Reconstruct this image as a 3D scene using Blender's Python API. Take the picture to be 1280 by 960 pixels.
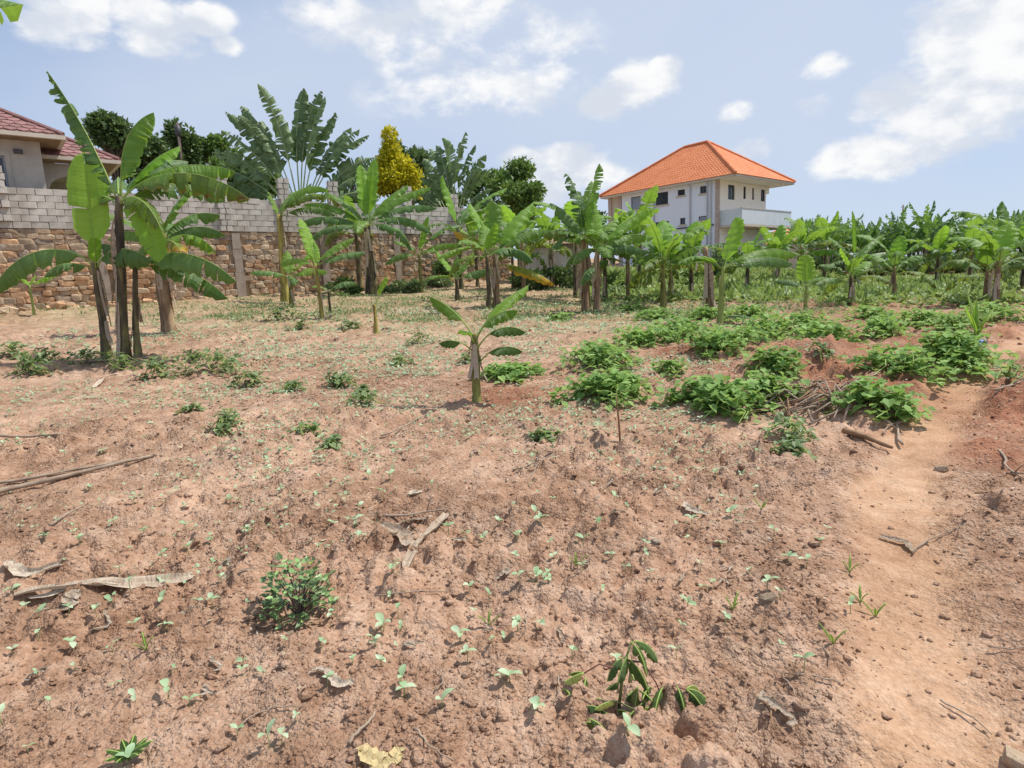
import bpy, bmesh, math, random
import numpy as np
from mathutils import Vector, Matrix

for _o in list(bpy.data.objects):
    bpy.data.objects.remove(_o)
scn = bpy.context.scene
col = scn.collection
rad = math.radians

# ------------------------------------------------------------------ camera, sky, sun, exposure
cam_data = bpy.data.cameras.new('camera')
cam_data.sensor_width = 36.0
cam_data.lens = 36.0 * 780 / 1280
cam_data.clip_start = 0.05
cam_data.clip_end = 9000
cam = bpy.data.objects.new('camera', cam_data)
col.objects.link(cam)
cam.matrix_world = Matrix.Translation((0, 0, 1.6)) @ Matrix.Rotation(math.pi / 2 - math.atan(125 / 780), 4, 'X') @ Matrix.Rotation(-0.045, 4, 'Z')
scn.camera = cam

SUN_AZ, SUN_EL = 74.0, 60.0          # azimuth clockwise from +Y
world = bpy.data.worlds.new('World')
scn.world = world
world.use_nodes = True


def build_sky():
    nt = world.node_tree
    N, Lk = nt.nodes, nt.links
    N.clear()
    out = N.new('ShaderNodeOutputWorld')
    bg = N.new('ShaderNodeBackground')
    bg.inputs['Strength'].default_value = 0.108
    sky = N.new('ShaderNodeTexSky')
    sky.sky_type = 'NISHITA'
    sky.sun_disc = False
    sky.sun_elevation = rad(SUN_EL)
    sky.sun_rotation = rad(SUN_AZ)
    sky.altitude = 1100
    sky.air_density = 1.0
    sky.dust_density = 2.2
    sky.ozone_density = 1.4
    tc = N.new('ShaderNodeTexCoord')

    def math_(op, a, b=None, clamp=False):
        n = N.new('ShaderNodeMath')
        n.operation = op
        n.use_clamp = clamp
        for i, v in enumerate((a, b)):
            if v is None:
                continue
            if isinstance(v, (int, float)):
                n.inputs[i].default_value = v
            else:
                Lk.new(v, n.inputs[i])
        return n.outputs[0]

    def noise(vec, scale, detail, rough, dist=0.0):
        n = N.new('ShaderNodeTexNoise')
        n.inputs['Scale'].default_value = scale
        n.inputs['Detail'].default_value = detail
        n.inputs['Roughness'].default_value = rough
        n.inputs['Distortion'].default_value = dist
        Lk.new(vec, n.inputs['Vector'])
        return n.outputs['Fac']

    def vscale(vec, s):
        n = N.new('ShaderNodeVectorMath')
        n.operation = 'MULTIPLY'
        Lk.new(vec, n.inputs[0])
        n.inputs[1].default_value = s
        return n.outputs[0]

    def smooth(v, a, b, lo=0.0, hi=1.0):
        n = N.new('ShaderNodeMapRange')
        n.interpolation_type = 'SMOOTHSTEP'
        n.inputs[1].default_value = a
        n.inputs[2].default_value = b
        n.inputs[3].default_value = lo
        n.inputs[4].default_value = hi
        Lk.new(v, n.inputs[0])
        return n.outputs[0]
    d = tc.outputs['Generated']
    flat = vscale(d, (1.0, 1.0, 1.7))
    # thin, wide veil of high cloud over the whole sky
    veil = smooth(noise(flat, 1.25, 4, 0.45, 0.4), 0.32, 0.70, 0.12, 0.8)
    # cumulus: clumps of soft balls (direction, radius, density), eaten away by noise
    blobs = [
        (0.201, 0.942, 0.269, .080, 1.0), (0.157, 0.955, 0.253, .060, .9), (0.224, 0.933, 0.282, .050, .9),
        (0.087, 0.983, 0.164, .11, .9), (0.051, 0.983, 0.177, .08, .8), (0.141, 0.979, 0.149, .08, .75),
        (0.566, 0.782, 0.262, .14, 1.0), (0.597, 0.771, 0.222, .13, 1.0), (0.589, 0.760, 0.274, .10, .9), (0.530, 0.828, 0.181, .08, .8), (0.503, 0.836, 0.218, .085, .85),
        (0.430, 0.866, 0.256, .060, .75), (0.587, 0.789, 0.179, .10, 1.0), (0.555, 0.817, 0.154, .085, .95),
        (0.505, 0.851, 0.143, .085, .85), (0.448, 0.883, 0.142, .07, .75), (0.530, 0.816, 0.230, .075, .8),
        (0.423, 0.879, 0.219, .05, .7), (0.324, 0.919, 0.223, .045, .65), (0.353, 0.920, 0.171, .05, .7),
        (-0.036, 0.946, 0.321, .26, .62), (-0.162, 0.916, 0.367, .22, .55),
        (-0.499, 0.799, 0.336, .10, .9), (-0.434, 0.835, 0.337, .10, .85), (-0.371, 0.861, 0.349, .055, .8), (-0.351, 0.878, 0.324, .035, .7),
    ]
    acc = None
    n1 = noise(flat, 9.0, 10, 0.60, 0.15)
    n2 = noise(flat, 2.4, 3, 0.5)
    for b in blobs:
        c, r, k = b[:3], b[3], b[4]
        dn = N.new('ShaderNodeVectorMath')
        dn.operation = 'DISTANCE'
        Lk.new(flat, dn.inputs[0])
        dn.inputs[1].default_value = (c[0], c[1], c[2] * 1.7)
        m = smooth(dn.outputs['Value'], r * 1.15, r * 0.1, 0.0, k)
        acc = m if acc is None else math_('MAXIMUM', acc, m)
    # the rest of the sky carries the same scattered cumulus
    ring = math_('MULTIPLY', smooth(n2, 0.56, 0.74), 0.55)
    acc = math_('MAXIMUM', acc, ring)
    cum = math_('ADD', acc, math_('MULTIPLY', math_('SUBTRACT', n1, 0.5), 2.1))
    cum = smooth(cum, 0.30, 0.74)
    cum = math_('MULTIPLY', cum, smooth(acc, 0.05, 0.45))
    lift = N.new('ShaderNodeMixRGB')
    lift.inputs[0].default_value = 0.55
    lift.inputs[2].default_value = (3.5, 4.6, 6.7, 1)
    Lk.new(sky.outputs[0], lift.inputs[1])
    mx1 = N.new('ShaderNodeMixRGB')
    Lk.new(veil, mx1.inputs[0])
    Lk.new(lift.outputs[0], mx1.inputs[1])
    mx1.inputs[2].default_value = (4.9, 5.5, 6.6, 1)
    mx2 = N.new('ShaderNodeMixRGB')
    Lk.new(math_('MULTIPLY', cum, 0.97), mx2.inputs[0])
    Lk.new(mx1.outputs[0], mx2.inputs[1])
    # cloud bodies: sunlit white with greyer folds
    cl = N.new('ShaderNodeMixRGB')
    Lk.new(smooth(noise(flat, 11, 5, 0.55), 0.38, 0.62), cl.inputs[0])
    cl.inputs[1].default_value = (5.3, 5.7, 6.4, 1)
    cl.inputs[2].default_value = (7.6, 7.6, 7.6, 1)
    Lk.new(cl.outputs[0], mx2.inputs[2])
    Lk.new(mx2.outputs[0], bg.inputs['Color'])
    Lk.new(bg.outputs[0], out.inputs['Surface'])


build_sky()
sun_data = bpy.data.lights.new('sun', 'SUN')
sun_data.energy = 4.2
sun_data.angle = rad(1.5)
sun_data.color = (1.0, 0.95, 0.87)
sun = bpy.data.objects.new('sun', sun_data)
col.objects.link(sun)
_sd = Vector((math.sin(rad(SUN_AZ)) * math.cos(rad(SUN_EL)), math.cos(rad(SUN_AZ)) * math.cos(rad(SUN_EL)), math.sin(rad(SUN_EL))))
sun.rotation_euler = _sd.to_track_quat('Z', 'Y').to_euler()
sun.location = (20, 10, 60)
scn.view_settings.view_transform = 'Standard'
scn.view_settings.look = 'None'
scn.view_settings.exposure = 0.27
scn.view_settings.gamma = 1.0
scn.view_settings.use_curve_mapping = False
scn.render.engine = 'CYCLES'
scn.cycles.max_bounces = 8
scn.cycles.transparent_max_bounces = 8

# ------------------------------------------------------------------ helpers
RNG = random.Random(11)
NP = np.random.default_rng(5)


class MB:
    """collects vertices and faces; build() links them as one mesh object"""

    def __init__(self):
        self.v, self.f, self.uv, self.mi = [], [], [], []

    def quad(self, pts, uvs=None, mi=0):
        i = len(self.v)
        self.v.extend(tuple(p) for p in pts)
        self.f.append(tuple(range(i, i + len(pts))))
        self.uv.append(uvs)
        self.mi.append(mi)

    def box(self, x0, x1, y0, y1, z0, z1, mi=0):
        i = len(self.v)
        self.v += [(x0, y0, z0), (x1, y0, z0), (x1, y1, z0), (x0, y1, z0), (x0, y0, z1), (x1, y0, z1), (x1, y1, z1), (x0, y1, z1)]
        for f in ((0, 3, 2, 1), (4, 5, 6, 7), (0, 1, 5, 4), (1, 2, 6, 5), (2, 3, 7, 6), (3, 0, 4, 7)):
            self.f.append(tuple(i + k for k in f))
            self.uv.append(None)
            self.mi.append(mi)
        return self

    def tube(self, pts, radii, n=6, mi=0, cap=True):
        pts = [Vector(p) for p in pts]
        base = len(self.v)
        prev = None
        for k, p in enumerate(pts):
            t = (pts[min(k + 1, len(pts) - 1)] - pts[max(k - 1, 0)])
            t = t.normalized() if t.length > 1e-9 else Vector((0, 0, 1))
            if prev is None:
                a = t.orthogonal().normalized()
            else:
                a = prev - t * prev.dot(t)
                a = a.normalized() if a.length > 1e-6 else t.orthogonal().normalized()
            prev = a
            b = t.cross(a)
            for j in range(n):
                an = 2 * math.pi * j / n
                self.v.append(tuple(p + (a * math.cos(an) + b * math.sin(an)) * radii[k]))
        for k in range(len(pts) - 1):
            for j in range(n):
                q = base + k * n
                self.f.append((q + j, q + (j + 1) % n, q + n + (j + 1) % n, q + n + j))
                self.uv.append(None)
                self.mi.append(mi)
        if cap:
            for q, rev in ((base, True), (base + (len(pts) - 1) * n, False)):
                f = tuple(range(q, q + n))
                self.f.append(f[::-1] if rev else f)
                self.uv.append(None)
                self.mi.append(mi)
        return self

    def mesh(self, name, mats, smooth=False):
        me = bpy.data.meshes.new(name)
        me.from_pydata(self.v, [], self.f)
        if any(u for u in self.uv):
            lay = me.uv_layers.new(name='UVMap')
            flat = []
            for f, u in zip(self.f, self.uv):
                flat.extend(u if u else [(0, 0.5)] * len(f))
            lay.data.foreach_set('uv', np.array(flat, dtype=np.float32).ravel())
        for m in (mats if isinstance(mats, (list, tuple)) else [mats]):
            me.materials.append(m)
        me.polygons.foreach_set('material_index', self.mi)
        if smooth:
            me.polygons.foreach_set('use_smooth', [True] * len(self.f))
        me.update()
        return me

    def build(self, name, mats, parent=None, smooth=False, loc=None):
        return link(name, self.mesh(name, mats, smooth), parent, loc)


def link(name, data, parent=None, loc=None, rot=None, scale=None):
    o = bpy.data.objects.new(name, data)
    col.objects.link(o)
    if parent is not None:
        o.parent = parent
    if loc is not None:
        o.location = loc
    if rot is not None:
        o.rotation_euler = rot
    if scale is not None:
        o.scale = scale if isinstance(scale, (tuple, list)) else (scale,) * 3
    return o


def tag(o, label, cat, group=None):
    o['label'] = label
    o['category'] = cat
    if group:
        o['group'] = group
    return o


def thing(name, label, cat, loc, rz=0.0, group=None):
    o = link(name, None, None, loc, (0, 0, rz))
    o.empty_display_size = 0.1
    return tag(o, label, cat, group)


def mesh_np(name, V, Fq, mat, smooth=False):
    """mesh from numpy arrays, all faces with the same number of corners"""
    me = bpy.data.meshes.new(name)
    nf, k = Fq.shape
    me.vertices.add(len(V))
    me.vertices.foreach_set('co', np.ascontiguousarray(V, dtype=np.float32).ravel())
    me.loops.add(nf * k)
    me.loops.foreach_set('vertex_index', np.ascontiguousarray(Fq, dtype=np.int32).ravel())
    me.polygons.add(nf)
    me.polygons.foreach_set('loop_start', np.arange(0, nf * k, k, dtype=np.int32))
    me.polygons.foreach_set('loop_total', np.full(nf, k, dtype=np.int32))
    if smooth:
        me.polygons.foreach_set('use_smooth', np.ones(nf, dtype=bool))
    me.materials.append(mat)
    me.update(calc_edges=True)
    return me


# ------------------------------------------------------------------ materials
class Mat:
    def __init__(self, name, rough=0.8, spec=0.3):
        self.m = bpy.data.materials.new(name)
        self.m.use_nodes = True
        self.nt = self.m.node_tree
        self.N, self.L = self.nt.nodes, self.nt.links
        self.p = self.N['Principled BSDF']
        self.p.inputs['Roughness'].default_value = rough
        self.p.inputs['Specular IOR Level'].default_value = spec
        self.out = self.N['Material Output']

    def coord(self, kind='Object', scale=(1, 1, 1)):
        t = self.N.new('ShaderNodeTexCoord')
        mp = self.N.new('ShaderNodeMapping')
        mp.inputs['Scale'].default_value = scale
        self.L.new(t.outputs[kind], mp.inputs['Vector'])
        return mp.outputs[0]

    def world_pos(self):
        return self.N.new('ShaderNodeNewGeometry').outputs['Position']

    def noise(self, vec, scale, detail=4, rough=0.55, dist=0.0):
        n = self.N.new('ShaderNodeTexNoise')
        n.inputs['Scale'].default_value = scale
        n.inputs['Detail'].default_value = detail
        n.inputs['Roughness'].default_value = rough
        n.inputs['Distortion'].default_value = dist
        self.L.new(vec, n.inputs['Vector'])
        return n.outputs['Fac']

    def ramp(self, fac, stops):
        r = self.N.new('ShaderNodeValToRGB')
        e = r.color_ramp.elements
        while len(e) < len(stops):
            e.new(0.5)
        for k, (pos, c) in enumerate(stops):
            e[k].position = pos
            e[k].color = (c[0], c[1], c[2], 1) if isinstance(c, (tuple, list)) else (c, c, c, 1)
        self.L.new(fac, r.inputs[0])
        return r.outputs[0]

    def mix(self, fac, a, b, mode='MIX'):
        n = self.N.new('ShaderNodeMixRGB')
        n.blend_type = mode
        for i, v in enumerate((fac, a, b)):
            if isinstance(v, (int, float)):
                n.inputs[i].default_value = v if i == 0 else (v, v, v, 1)
            elif isinstance(v, (tuple, list)):
                n.inputs[i].default_value = (v[0], v[1], v[2], 1)
            else:
                self.L.new(v, n.inputs[i])
        return n.outputs[0]

    def math(self, op, a, b=0.0, clamp=False):
        n = self.N.new('ShaderNodeMath')
        n.operation = op
        n.use_clamp = clamp
        for i, v in enumerate((a, b)):
            if isinstance(v, (int, float)):
                n.inputs[i].default_value = v
            else:
                self.L.new(v, n.inputs[i])
        return n.outputs[0]

    def attr(self, name):
        n = self.N.new('ShaderNodeAttribute')
        n.attribute_name = name
        return n.outputs['Fac']

    def rnd(self):
        return self.N.new('ShaderNodeObjectInfo').outputs['Random']

    def base(self, c):
        if isinstance(c, (tuple, list)):
            self.p.inputs['Base Color'].default_value = (c[0], c[1], c[2], 1)
        else:
            self.L.new(c, self.p.inputs['Base Color'])
        return self

    def bump(self, h, strength=0.4, dist=0.01):
        b = self.N.new('ShaderNodeBump')
        b.inputs['Strength'].default_value = strength
        b.inputs['Distance'].default_value = dist
        self.L.new(h, b.inputs['Height'])
        self.L.new(b.outputs[0], self.p.inputs['Normal'])
        return self

    def translucent(self, colour, amount):
        t = self.N.new('ShaderNodeBsdfTranslucent')
        if isinstance(colour, (tuple, list)):
            t.inputs['Color'].default_value = (colour[0], colour[1], colour[2], 1)
        else:
            self.L.new(colour, t.inputs['Color'])
        mx = self.N.new('ShaderNodeMixShader')
        mx.inputs[0].default_value = amount
        self.L.new(self.p.outputs[0], mx.inputs[1])
        self.L.new(t.outputs[0], mx.inputs[2])
        self.L.new(mx.outputs[0], self.out.inputs['Surface'])
        return self


def simple(name, c1, c2, scale=6, rough=0.85, bump=0.3, bd=0.01, coord='Object', stretch=(1, 1, 1), spec=0.25, vary=0.0):
    m = Mat(name, rough, spec)
    v = m.coord(coord, stretch)
    n = m.noise(v, scale, 6, 0.6)
    c = m.ramp(n, [(0.3, c1), (0.7, c2)])
    if vary:
        k = m.math('ADD', m.math('MULTIPLY', m.rnd(), vary * 2), 1 - vary)
        c = m.mix(1.0, c, k, 'MULTIPLY')
    m.base(c)
    if bump:
        m.bump(m.noise(v, scale * 3, 6, 0.65), bump, bd)
    return m.m


def banana_leaf_mat(name, dark, light, trans, edge=None, edge_from=0.9, rough=0.4, tr=0.36):
    m = Mat(name, rough, 0.42)
    uv = m.coord('UV', (38, 0.5, 1))
    rib = m.noise(uv, 1.0, 4, 0.7)
    blotch = m.noise(m.coord('UV', (3, 2.0, 1)), 1.6, 3, 0.5)
    f = m.math('ADD', m.math('MULTIPLY', rib, 0.7), m.math('MULTIPLY', blotch, 0.3))
    f = m.math('ADD', f, m.math('MULTIPLY', m.math('SUBTRACT', m.rnd(), 0.5), 0.22))
    c = m.ramp(f, [(0.34, dark), (0.64, light)])
    tc = m.mix(0.55, c, trans)
    if edge:
        sep = m.N.new('ShaderNodeSeparateXYZ')
        m.L.new(m.coord('UV'), sep.inputs[0])
        a = m.math('ABSOLUTE', m.math('SUBTRACT', m.math('MULTIPLY', sep.outputs[1], 2.0), 1.0))
        n2 = m.noise(m.coord('UV', (9, 3, 1)), 1.5, 5, 0.6)
        e = m.math('ADD', m.math('MAXIMUM', a, m.math('MULTIPLY', sep.outputs[0], 0.98)), m.math('MULTIPLY', m.math('SUBTRACT', n2, 0.5), 0.75))
        ef = m.ramp(e, [(edge_from - 0.1, 0.0), (edge_from + 0.1, 1.0)])
        ec = m.ramp(n2, [(0.35, edge[0]), (0.65, edge[1])])
        c = m.mix(ef, c, ec)
        tc = m.mix(ef, tc, ec)
    m.base(c)
    m.bump(rib, 0.8, 0.03)
    m.translucent(tc, tr)
    return m.m


def leaf_mat(name, c1, c2, trans, tr=0.3, rough=0.5, scale=3.0, spec=0.3):
    m = Mat(name, rough, spec)
    isl = m.N.new('ShaderNodeNewGeometry').outputs['Random Per Island']
    n = m.noise(m.world_pos(), scale, 3, 0.5)
    f = m.math('ADD', m.math('MULTIPLY', isl, 0.6), m.math('MULTIPLY', n, 0.5))
    c = m.ramp(f, [(0.25, c1), (0.8, c2)])
    m.base(c)
    m.translucent(m.mix(0.5, c, trans), tr)
    return m.m


M = {}
M['leaf_lime'] = banana_leaf_mat('banana_leaf_lime', (.145, .34, .022), (.26, .48, .05), (.42, .66, .06), tr=0.45)
M['leaf_green'] = banana_leaf_mat('banana_leaf_green', (.075, .18, .022), (.21, .37, .055), (.40, .62, .06), tr=0.4)
M['leaf_dark'] = banana_leaf_mat('banana_leaf_dark', (.048, .125, .030), (.15, .27, .07), (.26, .44, .06), tr=0.34)
M['leaf_old'] = banana_leaf_mat('banana_leaf_old', (.07, .16, .025), (.18, .26, .04), (.36, .45, .05), edge=((.42, .32, .03), (.13, .075, .03)), edge_from=0.98)
M['leaf_yellow'] = banana_leaf_mat('banana_leaf_yellow', (.11, .20, .03), (.26, .31, .04), (.45, .45, .05), edge=((.62, .42, .02), (.5, .28, .02)), edge_from=0.72)
M['leaf_grey'] = banana_leaf_mat('paddle_leaf_grey_green', (.05, .11, .036), (.19, .28, .11), (.24, .38, .09), tr=0.26, rough=0.42)
M['leaf_dry'] = banana_leaf_mat('dry_banana_leaf', (.36, .27, .19), (.66, .56, .44), (.55, .44, .31), rough=0.85, tr=0.15)
M['rib'] = simple('leaf_midrib', (.22, .33, .07), (.36, .45, .12), 3, 0.5, 0)
M['rib_pale'] = simple('petiole_pale', (.28, .36, .16), (.42, .48, .24), 3, 0.5, 0)
M['rib_dry'] = simple('dry_midrib', (.26, .18, .11), (.44, .33, .22), 5, 0.85, 0.2)


def stem_mat(name, a, b, c):
    m = Mat(name, 0.6, 0.3)
    v = m.coord('Object', (9, 9, 0.9))
    n = m.noise(v, 1.3, 6, 0.62, 0.3)
    n2 = m.noise(m.coord('Object', (2, 2, 1.5)), 1.6, 4, 0.6)
    f = m.math('ADD', m.math('MULTIPLY', n, 0.6), m.math('MULTIPLY', n2, 0.45))
    m.base(m.ramp(f, [(0.38, a), (0.52, b), (0.66, c)]))
    m.bump(n, 0.6, 0.02)
    return m.m


M['stem_green'] = stem_mat('pseudostem_green', (.06, .04, .025), (.20, .20, .05), (.33, .33, .09))
M['stem_dark'] = stem_mat('pseudostem_dark', (.028, .02, .017), (.10, .078, .045), (.30, .27, .09))
M['stem_brown'] = stem_mat('pseudostem_brown', (.10, .055, .035), (.24, .155, .09), (.42, .31, .18))
M['stem_yellow'] = stem_mat('pseudostem_yellow', (.11, .08, .03), (.32, .26, .06), (.48, .42, .12))
M['stem_fresh'] = stem_mat('pseudostem_fresh', (.16, .20, .05), (.27, .33, .08), (.38, .43, .14))
M['bark'] = simple('tree_bark', (.07, .055, .045), (.19, .15, .12), 7, 0.9, 0.6, 0.03, stretch=(1, 1, .3))
M['twig'] = simple('dry_twig', (.20, .14, .10), (.44, .35, .26), 9, 0.9, 0.3, 0.004)
M['twig_dark'] = simple('brown_stick', (.16, .09, .055), (.34, .21, .12), 9, 0.9, 0.3, 0.004)

# ------------------------------------------------------------------ terrain
_TAB = np.random.default_rng(77).random((256, 256))


def vnoise(x, y, s=0):
    x = np.asarray(x, dtype=float) + 37.7 * s
    y = np.asarray(y, dtype=float) + 91.3 * s
    xi, yi = np.floor(x).astype(int), np.floor(y).astype(int)
    fx, fy = x - xi, y - yi
    fx, fy = fx * fx * (3 - 2 * fx), fy * fy * (3 - 2 * fy)
    a, b = _TAB[xi & 255, yi & 255], _TAB[(xi + 1) & 255, yi & 255]
    c, d = _TAB[xi & 255, (yi + 1) & 255], _TAB[(xi + 1) & 255, (yi + 1) & 255]
    return (a * (1 - fx) + b * fx) * (1 - fy) + (c * (1 - fx) + d * fx) * fy


def fbm(x, y, scale, octv=4, s=0, gain=0.55):
    t, amp, tot = 0.0, 1.0, 0.0
    f = 1.0 / scale
    for k in range(octv):
        t = t + amp * (vnoise(np.asarray(x) * f, np.asarray(y) * f, s + k * 3) - 0.5)
        tot += amp
        amp *= gain
        f *= 2.03
    return t / tot * 2


def sstep(v, a, b):
    t = np.clip((v - a) / (b - a), 0, 1)
    return t * t * (3 - 2 * t)


def slope_height(x, y):
    """the hillside without any clods: rises away from the camera, more on the left"""
    x, y = np.asarray(x, dtype=float), np.asarray(y, dtype=float)
    s = .05 - .0014 * np.clip(x, -18, 14)
    u = x / np.maximum(y, 20.)
    w = sstep(u, .38, .60)
    g = .062 * (1 - w) + .012 * w
    sp = np.minimum(4.0 * np.log1p(np.exp(np.minimum((y - 20) / 4.0, 30))), 60)
    return s * np.where(y < 80, y - sp, 20) + g * sp


PATH = np.array([(1.55, -3.0), (1.5, 0.5), (1.21, 1.71), (1.42, 2.08), (1.69, 2.54), (2.04, 3.12), (2.50, 3.88), (3.39, 5.06), (4.63, 6.39), (6.97, 8.64), (10.31, 11.57), (22., 16.5)])
# sweet-potato mounds: x, y, radius, height, leaf count
MOUNDS = [
    (1.17, 8.59, .55, .16, 190), (0.99, 6.60, .42, .14, 170), (1.20, 6.88, .30, .10, 80), (2.09, 10.02, .60, .16, 150), (0.00, 7.90, .38, .10, 120),
    (2.97, 10.86, .62, .18, 150), (1.92, 6.25, .34, .14, 110), (2.02, 5.78, .32, .16, 110), (2.47, 6.16, .36, .15, 120), (2.89, 8.78, .36, .16, 100),
    (3.42, 9.25, .55, .18, 150), (3.14, 7.25, .34, .15, 110), (4.63, 9.15, .55, .2, 170), (5.15, 10.89, .6, .2, 150), (4.37, 10.54, .6, .18, 160),
    (5.92, 9.89, .5, .18, 130), (4.23, 6.79, .46, .18, 160), (3.35, 5.59, .36, .16, 130), (5.23, 7.42, .52, .2, 200), (5.19, 7.17, .40, .16, 120),
    (7.43, 11.27, .6, .18, 130), (9.26, 11.95, .7, .2, 150), (2.02, 7.86, .22, .08, 40), (4.16, 13.08, .6, .16, 120), (3.31, 14.10, .5, .12, 110),
    (5.28, 13.59, .6, .15, 120), (7.31, 12.72, .6, .16, 120), (7.36, 10.34, .5, .18, 110), (1.16, 14.29, .3, .05, 40), (3.16, 16.07, .5, .08, 80),
]
# bare red heaps between the plants
HEAPS = [(3.86, 7.42, .6, .22), (3.90, 8.58, .6, .2), (3.83, 7.97, .5, .15), (5.98, 8.86, .6, .2), (6.25, 8.09, .5, .15), (4.60, 8.44, .6, .22), (2.87, 7.60, .5, .14), (2.57, 9.20, .5, .12), (4.14, 6.28, .4, .12), (3.65, 4.58, .4, .09), (4.93, 5.98, .6, .16), (-0.01, 6.95, .5, .05), (3.66, 6.37, .5, .15)]


def lumps(x, y, cell, hgt, s):
    """broken clods: irregular domes of unequal height in a jittered grid"""
    gx, gy = np.floor(x / cell).astype(int), np.floor(y / cell).astype(int)
    out = np.zeros(np.shape(x))
    for i in (-1, 0, 1):
        for j in (-1, 0, 1):
            a, b = gx + i, gy + j
            r1 = _TAB[(a * 7 + s * 31) & 255, (b * 13 + s * 17) & 255]
            r2 = _TAB[(a * 11 + s * 5 + 90) & 255, (b * 3 + s * 29 + 40) & 255]
            r3 = _TAB[(a * 5 + s * 3 + 10) & 255, (b * 9 + s * 7 + 77) & 255]
            d = np.hypot(x - (a + .15 + .7 * r1) * cell, y - (b + .15 + .7 * r2) * cell) / (cell * (.28 + .42 * r3))
            out = np.maximum(out, np.sqrt(np.clip(1 - d * d, 0, 1)) * r3 * np.where(r2 > .35, 1, 0))
    return out * hgt


def path_mask(x, y):
    x, y = np.asarray(x, dtype=float), np.asarray(y, dtype=float)
    best = np.full(np.broadcast(x, y).shape, 9.0)
    for (ax, ay), (bx, by) in zip(PATH[:-1], PATH[1:]):
        dx, dy = bx - ax, by - ay
        t = np.clip(((x - ax) * dx + (y - ay) * dy) / (dx * dx + dy * dy), 0, 1)
        best = np.minimum(best, np.hypot(x - ax - t * dx, y - ay - t * dy))
    best = best + fbm(x, y, .5, 3, 9) * 0.13
    return 1 - sstep(best, .12, .36)


def gz(x, y, full=True):
    x, y = np.asarray(x, dtype=float), np.asarray(y, dtype=float)
    z = slope_height(x, y)
    r = np.hypot(x, y)
    pm = path_mask(x, y)
    fade = 1 - sstep(r, 30, 60)
    z = z + fbm(x, y, 2.6, 3, 1) * .05 * fade
    rough = .35 + 1.1 * sstep(vnoise(x / 1.3, y / 1.3, 5), .25, .8)
    t = fbm(x, y, .42, 3, 2) * .050 * rough
    c = fbm(x, y, .13, 3, 3)
    t = t + np.maximum(c, -.2) * .030 * rough
    wx, wy = x + .035 * fbm(x, y, .08, 2, 21), y + .035 * fbm(x, y, .08, 2, 22)
    t = t + (lumps(wx, wy, .17, .058, 1) + lumps(wx, wy, .085, .040, 2) + lumps(wx, wy, .042, .019, 3) * (r < 7)) * (.15 + .75 * rough)
    t = t + fbm(x, y, .03, 2, 4) * .006 * rough
    z = z + t * (1 - .66 * pm) * fade - .045 * pm * (1 - sstep(r, 14, 20))
    for mx, my, mr, mh, _n in MOUNDS:
        d2 = ((x - mx) ** 2 + (y - my) ** 2) / (mr * mr)
        z = z + mh * .55 * np.exp(-d2 * 1.3)
    for mx, my, mr, mh in HEAPS:
        d2 = ((x - mx) ** 2 + (y - my) ** 2) / (mr * mr)
        z = z + mh * (.6 + .5 * vnoise(x / .12, y / .12, 8)) * np.exp(-d2 * 1.5)
    return z


GRID = {}


def zg(x, y):
    """ground height at one point, read from the terrain grid"""
    r, a = math.hypot(x, y), math.degrees(math.atan2(x, y))
    if GRID and -57.8 < a < 57.8 and .4 < r < 74:
        R_, A_, Z_ = GRID['r'], GRID['a'], GRID['z']
        i, j = int(np.searchsorted(R_, r)) - 1, int(np.searchsorted(A_, a)) - 1
        s, t = (r - R_[i]) / (R_[i + 1] - R_[i]), (a - A_[j]) / (A_[j + 1] - A_[j])
        return float((Z_[i, j] * (1 - s) + Z_[i + 1, j] * s) * (1 - t) + (Z_[i, j + 1] * (1 - s) + Z_[i + 1, j + 1] * s) * t)
    return float(gz(np.array([x]), np.array([y]))[0])


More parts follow.
